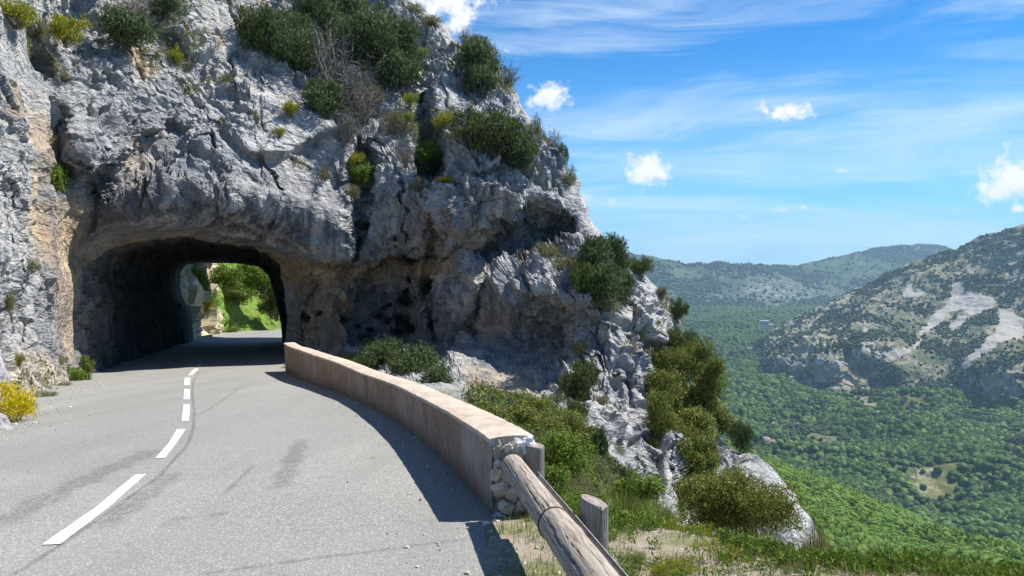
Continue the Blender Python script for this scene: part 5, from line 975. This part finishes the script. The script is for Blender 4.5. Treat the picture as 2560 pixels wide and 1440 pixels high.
def forest(name, pts, size, protos, label, seed):
    n = len(pts); g = np.random.default_rng(seed); me = bpy.data.meshes.new(name); me.vertices.add(n); me.vertices.foreach_set('co', np.asarray(pts, np.float32).ravel())
    for k, t_, v in (('size', 'FLOAT', size), ('turn', 'FLOAT', g.random(n) * 6.28), ('kind', 'INT', g.integers(0, len(protos), n))):
        a = me.attributes.new(k, t_, 'POINT'); a.data.foreach_set('value', np.asarray(v, np.float32 if t_ == 'FLOAT' else np.int32))
    o = add(name, me); col = bpy.data.collections.new(name + '_kinds')
    for p_ in protos: col.objects.link(p_)
    ng = bpy.data.node_groups.new(name, 'GeometryNodeTree'); ng.interface.new_socket('Geometry', in_out='INPUT', socket_type='NodeSocketGeometry'); ng.interface.new_socket('Geometry', in_out='OUTPUT', socket_type='NodeSocketGeometry')
    A = ng.nodes.new; L = ng.links.new
    gi = A('NodeGroupInput'); go = A('NodeGroupOutput'); ip = A('GeometryNodeInstanceOnPoints'); ci = A('GeometryNodeCollectionInfo'); ci.inputs['Collection'].default_value = col
    ci.inputs['Separate Children'].default_value = True; ci.inputs['Reset Children'].default_value = True; ip.inputs['Pick Instance'].default_value = True
    def nat(nm, ty):
        q_ = A('GeometryNodeInputNamedAttribute'); q_.data_type = ty; q_.inputs['Name'].default_value = nm; return q_.outputs[0]
    cx = A('ShaderNodeCombineXYZ'); L(nat('turn', 'FLOAT'), cx.inputs[2]); sz = A('ShaderNodeCombineXYZ'); s_ = nat('size', 'FLOAT')
    for k in range(3): L(s_, sz.inputs[k])
    L(gi.outputs[0], ip.inputs['Points']); L(ci.outputs[0], ip.inputs['Instance']); L(nat('kind', 'INT'), ip.inputs['Instance Index']); L(cx.outputs[0], ip.inputs['Rotation']); L(sz.outputs[0], ip.inputs['Scale']); L(ip.outputs[0], go.inputs[0])
    md = o.modifiers.new('scatter', 'NODES'); md.node_group = ng
    return tag(o, label, 'forest', kind='stuff')
def scatter(V, dens, n, seed):
    """points on a grid sheet, uniform by world area times a density per vertex"""
    g = np.random.default_rng(seed); a = V[:-1, :-1]; b = V[1:, :-1]; c = V[:-1, 1:]; d = V[1:, 1:]
    ar = np.linalg.norm(np.cross(b - a, c - a), axis=-1); pr = (ar * dens[:-1, :-1]).ravel(); tot = pr.sum(); k = g.choice(pr.size, n, p=pr / tot); i, j = np.unravel_index(k, ar.shape)
    s, t_ = g.random((2, n, 1)); return a[i, j] * (1 - s) * (1 - t_) + b[i, j] * s * (1 - t_) + c[i, j] * (1 - s) * t_ + d[i, j] * s * t_, tot
g9 = np.random.default_rng(9)
near_p = [crown('broadleaf_crown', k, M['c_near'], 900, 1.0, .17) for k in (3, 4, 5)]
val_p = [crown('valley_crown', k, M['c_valley'], 420, 1.0, .22) for k in (6, 7, 8)]
dark_p = [crown('scrub_crown', k, M['c_dark'], 260, 1.1, .25) for k in (11, 12)]
pts, tot = scatter(NV[1:], np.ones(NV[1:].shape[:2]), 21000, 1); print('near slope area', tot)
forest('slope_forest', pts, 1.4 + 2.6 * g9.random(len(pts)) ** 1.8, near_p, 'bright green broadleaf wood on the slope below the verge', 1)
vm = 1 - np.clip(mask(VU, VW, SCREE) * 1.4, 0, 1); vm = vm * (1 - 0.9 * mask(VU, VW, GRASSY)) * np.where(fbm(VV * 0.006, 4, 51) > -0.10, 1, 0.18)
vm = vm * np.clip((3400 - VV[..., 1]) / 1500, 0.25, 1)
pts, tot = scatter(VV, vm, 80000, 2); print('valley area', tot)
forest('valley_forest', pts, (2.8 + 4.6 * g9.random(len(pts)) ** 1.6) * (1 + np.clip(pts[:, 1] / 3000, 0, 1) * .4), val_p, 'dense green forest filling the valley floor', 2)
mm = (1 - np.clip(mt[..., 0] * 1.6, 0, 1)) * (1 - .75 * mt[..., 2]) * np.clip(fbm(MV * 0.009, 5, 52, .6) * 8 + 0.35, 0.05, 1.3) * np.where(mv_ > 860, 1.5, 1.0) * np.where(mv_ > 1010, 2.2, 1.0) * np.where((mt[..., 1] > .5) & (mv_ < 760), .35, 1)
mm = mm * (1 - .93 * mask(mu_, mv_, CLIFFS[:3]))
dk = np.clip(fbm(VV * 0.004 + 5, 4, 58) * 9 - 0.6, 0, 1) * vm
dpts, _t = scatter(VV, dk + 1e-4, 9000, 22); forest('valley_pines', dpts, g9.uniform(4.2, 7.0, len(dpts)), dark_p, 'dark pine patches among the lighter valley forest', 22)
pts, tot = scatter(MV[:, wn:], mm[:, wn:], 27000, 3); print('mountain area', tot)
forest('mountain_scrub', pts, g9.uniform(2.0, 4.6, len(pts)), dark_p, 'dark scrub and small pines scattered over the mountainside', 3)

hd = np.clip(fbm(HV * 0.0022 + 3, 4, 62) * 7 + .5, .05, 1) * (hv > top[None] + 2)
pts, _t = scatter(HV[1:], hd[1:], 16000, 63); forest('hill_scrub', pts, g9.uniform(5, 11, len(pts)), dark_p, 'dark scrub dotted over the far hills', 63)
# ------------------------------------------------------------------ grass and gravel of the verge
rg9 = np.random.default_rng(77)
def blades_field(pts, L_, wd, seed, lean=.5):
    g = np.random.default_rng(seed); n = len(pts); a = g.random(n) * 6.28; ln = np.abs(g.normal(size=n)) * lean; h = L_ * g.uniform(.4, 1.2, n); sd = np.stack([-np.sin(a), np.cos(a), 0 * a], -1); V = []
    for s in (0, .5, 1.0):
        p = pts + np.stack([np.cos(a) * ln * s, np.sin(a) * ln * s, s * (1 - .25 * ln * s)], -1) * h[:, None]; w_ = (wd * (1 - s * .9)); V += [p - sd * w_, p + sd * w_]
    V = np.stack(V, 1); i = np.arange(n)[:, None, None] * 6; q_ = np.array([[0, 1, 3, 2], [2, 3, 5, 4]])[None]; return V.reshape(-1, 3), (i + q_).reshape(-1, 4)
dv = np.clip(fbm(vg * 1.3, 4, 83) * 5 + 0.55, 0.12, 1) * (XX > x0v + 0.12) * (YY < 7.5)
dv = dv * np.where(XX < 0.75, 1.6, 1.0) * (1 + 2.5 * np.exp(-((YY - edge) / 0.35) ** 2))
pts, _t = scatter(vg, dv, 70000, 5); V, f = blades_field(pts[:38000], 0.075, 0.0024, 6); V2_, f2_ = blades_field(pts[38000:], 0.07, 0.002, 7, .9)
tag(add('grass', mesh_np('grass', V, f, M['green_grass'])), 'short green grass on the verge', 'grass', kind='stuff'); tag(add('dry_grass', mesh_np('dry_grass', V2_, f2_, M['straw'])), 'short dry straw on the verge', 'grass', kind='stuff')
wpts, _t = scatter(vg, dv * (XX > .25) * (np.clip(fbm(vg * 2.2 + 5, 3, 89) * 8 + .5, 0, 1) + 1.5 * np.exp(-((YY - edge) / .3) ** 2)), 5200, 85)
def pebbles(pts, size, seed):
    g = np.random.default_rng(seed); import bmesh
    bm = bmesh.new(); bmesh.ops.create_icosphere(bm, subdivisions=1, radius=1.0); B = np.array([v.co[:] for v in bm.verts]); Fb = np.array([[v.index for v in f.verts] for f in bm.faces]); bm.free(); n = len(pts)
    s = size * np.exp(g.normal(size=(n, 1, 1)) * .55); V = B[None] * s * g.uniform(.5, 1.2, (n, 1, 3)) * (1 + .22 * g.normal(size=(n, len(B), 1))); V = V + pts[:, None]
    return V.reshape(-1, 3), (np.arange(n)[:, None, None] * len(B) + Fb[None]).reshape(-1, 3)
M['stone'] = leaf_mat('loose_stone', (0.34, 0.29, 0.24), (0.60, 0.55, 0.49), (0.20, 0.18, 0.16), .2, trans=0)
pts, _t = scatter(vg, (YY < 7) * (XX > x0v + .05) * (0.5 + np.clip(fbm(vg * 2, 3, 84) * 5, 0, 2)), 14000, 8); V, f = pebbles(pts, .0066, 9)
tag(add('gravel', mesh_np('gravel', V, f, M['stone'])), 'pale gravel and stones strewn over the verge', 'gravel', kind='stuff')
rp = []
for _ in range(420):                                   # grit along the wall foot and the left kerb line
    y_ = rg9.uniform(2.6, 16); x_ = (wall_x(y_) if y_ > wy[0] else wx[0] + (wy[0] - y_) * .045) - abs(rg9.normal()) * .35; rp.append((x_, y_, float(roadz(y_)) + .004))
for _ in range(420):
    i_ = rg9.uniform(1.5, 4.99); k_ = int(i_); c_ = LEFT_EDGE[k_] * (1 - (i_ - k_)) + LEFT_EDGE[k_ + 1] * (i_ - k_); rp.append((c_[0] + abs(rg9.normal()) * .35, c_[1], float(roadz(c_[1])) + .004))
V, f = pebbles(np.array(rp), .007, 10); tag(add('road_grit', mesh_np('road_grit', V, f, M['stone'])), 'scattered grit on the road edges', 'gravel', kind='stuff')
M['leaf_litter'] = leaf_mat('fallen_leaf', (0.45, 0.33, 0.12), (0.5, 0.38, 0.15), None)
lp = on_road(933, 1146); V = np.array([[-.03, 0, .006], [0, .012, .018], [.034, .002, .008], [0, -.014, .005]]) ; tag(add('fallen_leaf', mesh_np('fallen_leaf', V, np.array([[0, 1, 2, 3]]), M['leaf_litter']), None, Vector(lp)), 'small dry yellow leaf lying alone on the right lane', 'leaf')

# weeds: uncountable low growth on the slope behind the wall and in the cliff's cracks
def clumps(pts, nrm, size, nper, seed, mat, lift=.5):
    g = np.random.default_rng(seed); n = len(pts); s = size * g.uniform(.5, 1.3, (n, 1, 1)); d = g.normal(size=(n, nper, 3)); d /= np.linalg.norm(d, axis=-1, keepdims=True); p = pts[:, None] + (nrm[:, None] * lift + d * g.random((n, nper, 1)) ** .5) * s
    a = g.normal(size=(n, nper, 3)) + np.array([0, 0, 1.2]); a /= np.linalg.norm(a, axis=-1, keepdims=True); b = np.cross(a, g.normal(size=(n, nper, 3))); b /= np.linalg.norm(b, axis=-1, keepdims=True)
    l = s * g.uniform(.16, .42, (n, nper, 1)); V = np.stack([p - a * l, p + b * l * .3, p + a * l, p - b * l * .3], 2).reshape(-1, 3); return V, np.arange(len(V)).reshape(-1, 4)
V, f = clumps(wpts, np.tile([[0, 0, 1.]], (len(wpts), 1)), .045, 34, 86, None, .8); tag(add('verge_weeds', mesh_np('verge_weeds', V, f, M['leafy'])), 'small green weeds spread over the verge', 'ground cover', kind='stuff')
CVs, CUs, CVv = Vc[:, :nS], U2[:, :nS], V2[:, :nS]
zn = soft(CUs, CVv, [(1190, 1005), (1280, 1012), (1350, 1045), (1420, 1100), (1500, 1175), (1560, 1250), (1570, 1310), (1250, 1310), (1190, 1060)], 12) * np.clip(fbm(CVs * .5, 3, 301) * 6 + .6, 0, 1) * (CUs < 1640) * (CVs[..., 1] > 5.8)
# density follows the photo's share of the surface, so weigh by distance
pts, _t = scatter(CVs, zn, 6000, 31); V, f = clumps(pts, np.tile([[0, -.4, .9]], (len(pts), 1)), .15, 40, 32, None)
tag(add('ground_cover', mesh_np('ground_cover', V, f, M['leafy'])), 'low green weeds covering the slope behind the wall', 'ground cover', kind='stuff')
pts, _t = scatter(CVs, zn, 3000, 33); V, f = clumps(pts, np.tile([[0, -.4, .9]], (len(pts), 1)), .17, 34, 34, None); tag(add('dry_weeds', mesh_np('dry_weeds', V, f, M['drab'])), 'dry brown weeds covering the slope behind the wall', 'ground cover', kind='stuff')
cw = np.clip(fbm(CVs * .28 + 70, 4, 302) * 9 - 1.3, 0, 1) * (CVv < 420) * (CUs > 60) * (CUs > 1.9 * (CVv - 100) + 0) + 0.6 * np.clip(fbm(CVs * .5 + 30, 3, 303) * 8 - 1.5, 0, 1) * (CVv < 900) * (CUs > 1300) + .3 * np.clip(1 - np.abs(CUs - 110) / 90, 0, 1) * (CVv > 900) * (CVv < 990)
pts, _t = scatter(CVs, cw + 0.0, 1500, 35); V, f = clumps(pts, np.tile([[0, -.5, .6]], (len(pts), 1)), .17, 26, 36, None); tag(add('crack_weeds', mesh_np('crack_weeds', V, f, M['drab'])), 'sparse dry weeds growing in the cracks of the cliff', 'ground cover', kind='stuff')
# ------------------------------------------------------------------ far building on the plateau and pylons on the ridge
def plain_mat(n_, c, r=.8):
    m, N = new_mat(n_); g = N.n('ShaderNodeNewGeometry').outputs['Position']; n = N.noise(g, .4, 5, .6); finish(N, N.mix(N.ramp(n, .4, .6), c, tuple(x * .8 for x in c)), r); return m
M['plaster'] = plain_mat('plaster', (0.62, 0.62, 0.56)); M['flat_roof'] = plain_mat('flat_roof', (0.42, 0.46, 0.42)); M['dark_glass'] = plain_mat('dark_glass', (0.04, 0.05, 0.06), .2)
def box_v(x0, x1, y0, y1, z0, z1):
    V = np.array([[x, y, z] for x in (x0, x1) for y in (y0, y1) for z in (z0, z1)], float); return V, np.array([[0, 1, 3, 2], [4, 6, 7, 5], [0, 4, 5, 1], [2, 3, 7, 6], [0, 2, 6, 4], [1, 5, 7, 3]])
bp_ = P(1911, 812, 2800); b = empty('building', Vector(bp_)); b.rotation_euler.z = R(-14); tag(b, 'small pale flat-roofed building on the far plateau', 'building')
V, f = box_v(-15, 15, -9, 9, -14, 14); add('wall', mesh_np('wall', V, f, M['plaster']), b); V, f = box_v(-16, 16, -10, 10, 14.01, 16); add('roof', mesh_np('roof', V, f, M['flat_roof']), b)
V, f = box_v(15.01, 34, -6, 6, -14, 3); add('annex', mesh_np('annex', V, f, M['plaster']), b)
for k in range(4): V, f = box_v(-12 + k * 7, -9 + k * 7, -9.3, -9.01, 2, 8); add('window', mesh_np('window', V, f, M['dark_glass']), b)
for (u, v, D, h, lb) in [(1873, 658, 5150, 42, 'tiny lattice pylon in the middle of the far ridge'), (1757, 660, 5150, 26, 'smaller lattice pylon left on the far ridge')]:
    p_ = P(u, v + 4, D); py = empty('pylon', Vector(p_)); tag(py, lb, 'pylon')
    Vs, Fs, o_ = [], [], 0
    for sx_ in (-1, 1):
        for sy_ in (-1, 1):
            V, f = tube_mesh([[4 * sx_, 4 * sy_, -8], [1 * sx_, 1 * sy_, h * .7], [0.3 * sx_, .3 * sy_, h]], .5, 4); Vs.append(V); Fs.append(f + o_); o_ += len(V)
    for k in range(5):
        z_ = h * k / 6; q_ = 4 - 3 * k / 5
        V, f = tube_mesh([[-q_, -q_, z_], [0, -q_, z_ + h / 12], [q_, -q_, z_ + h / 6]], .35, 4); Vs.append(V); Fs.append(f + o_); o_ += len(V)
    add('mast', mesh_np('mast', np.concatenate(Vs), np.concatenate(Fs), M['steel']), py)
    for z_ in (.68, .84): V, f = tube_mesh([[-8, 0, h * z_], [0, 0, h * z_ + 1], [8, 0, h * z_]], .5, 4); add('arm', mesh_np('arm', V, f, M['steel']), py)

# ------------------------------------------------------------------ haze
V, f = box_v(-9300, 9300, -9300, 9300, -421, 260)
hm = bpy.data.materials.new('haze'); hm.use_nodes = True; HN = NT(hm.node_tree)
pv_ = HN.n('ShaderNodeVolumePrincipled', {'Color': (0.50, 0.76, 1.0), 'Density': 0.000065, 'Anisotropy': 0.1}); oo = HN.n('ShaderNodeOutputMaterial'); HN.set(oo.inputs['Volume'], pv_.outputs[0])
tag(add('haze', mesh_np('haze', V, f, hm)), 'thin blue air between here and the far hills', 'haze', kind='stuff')
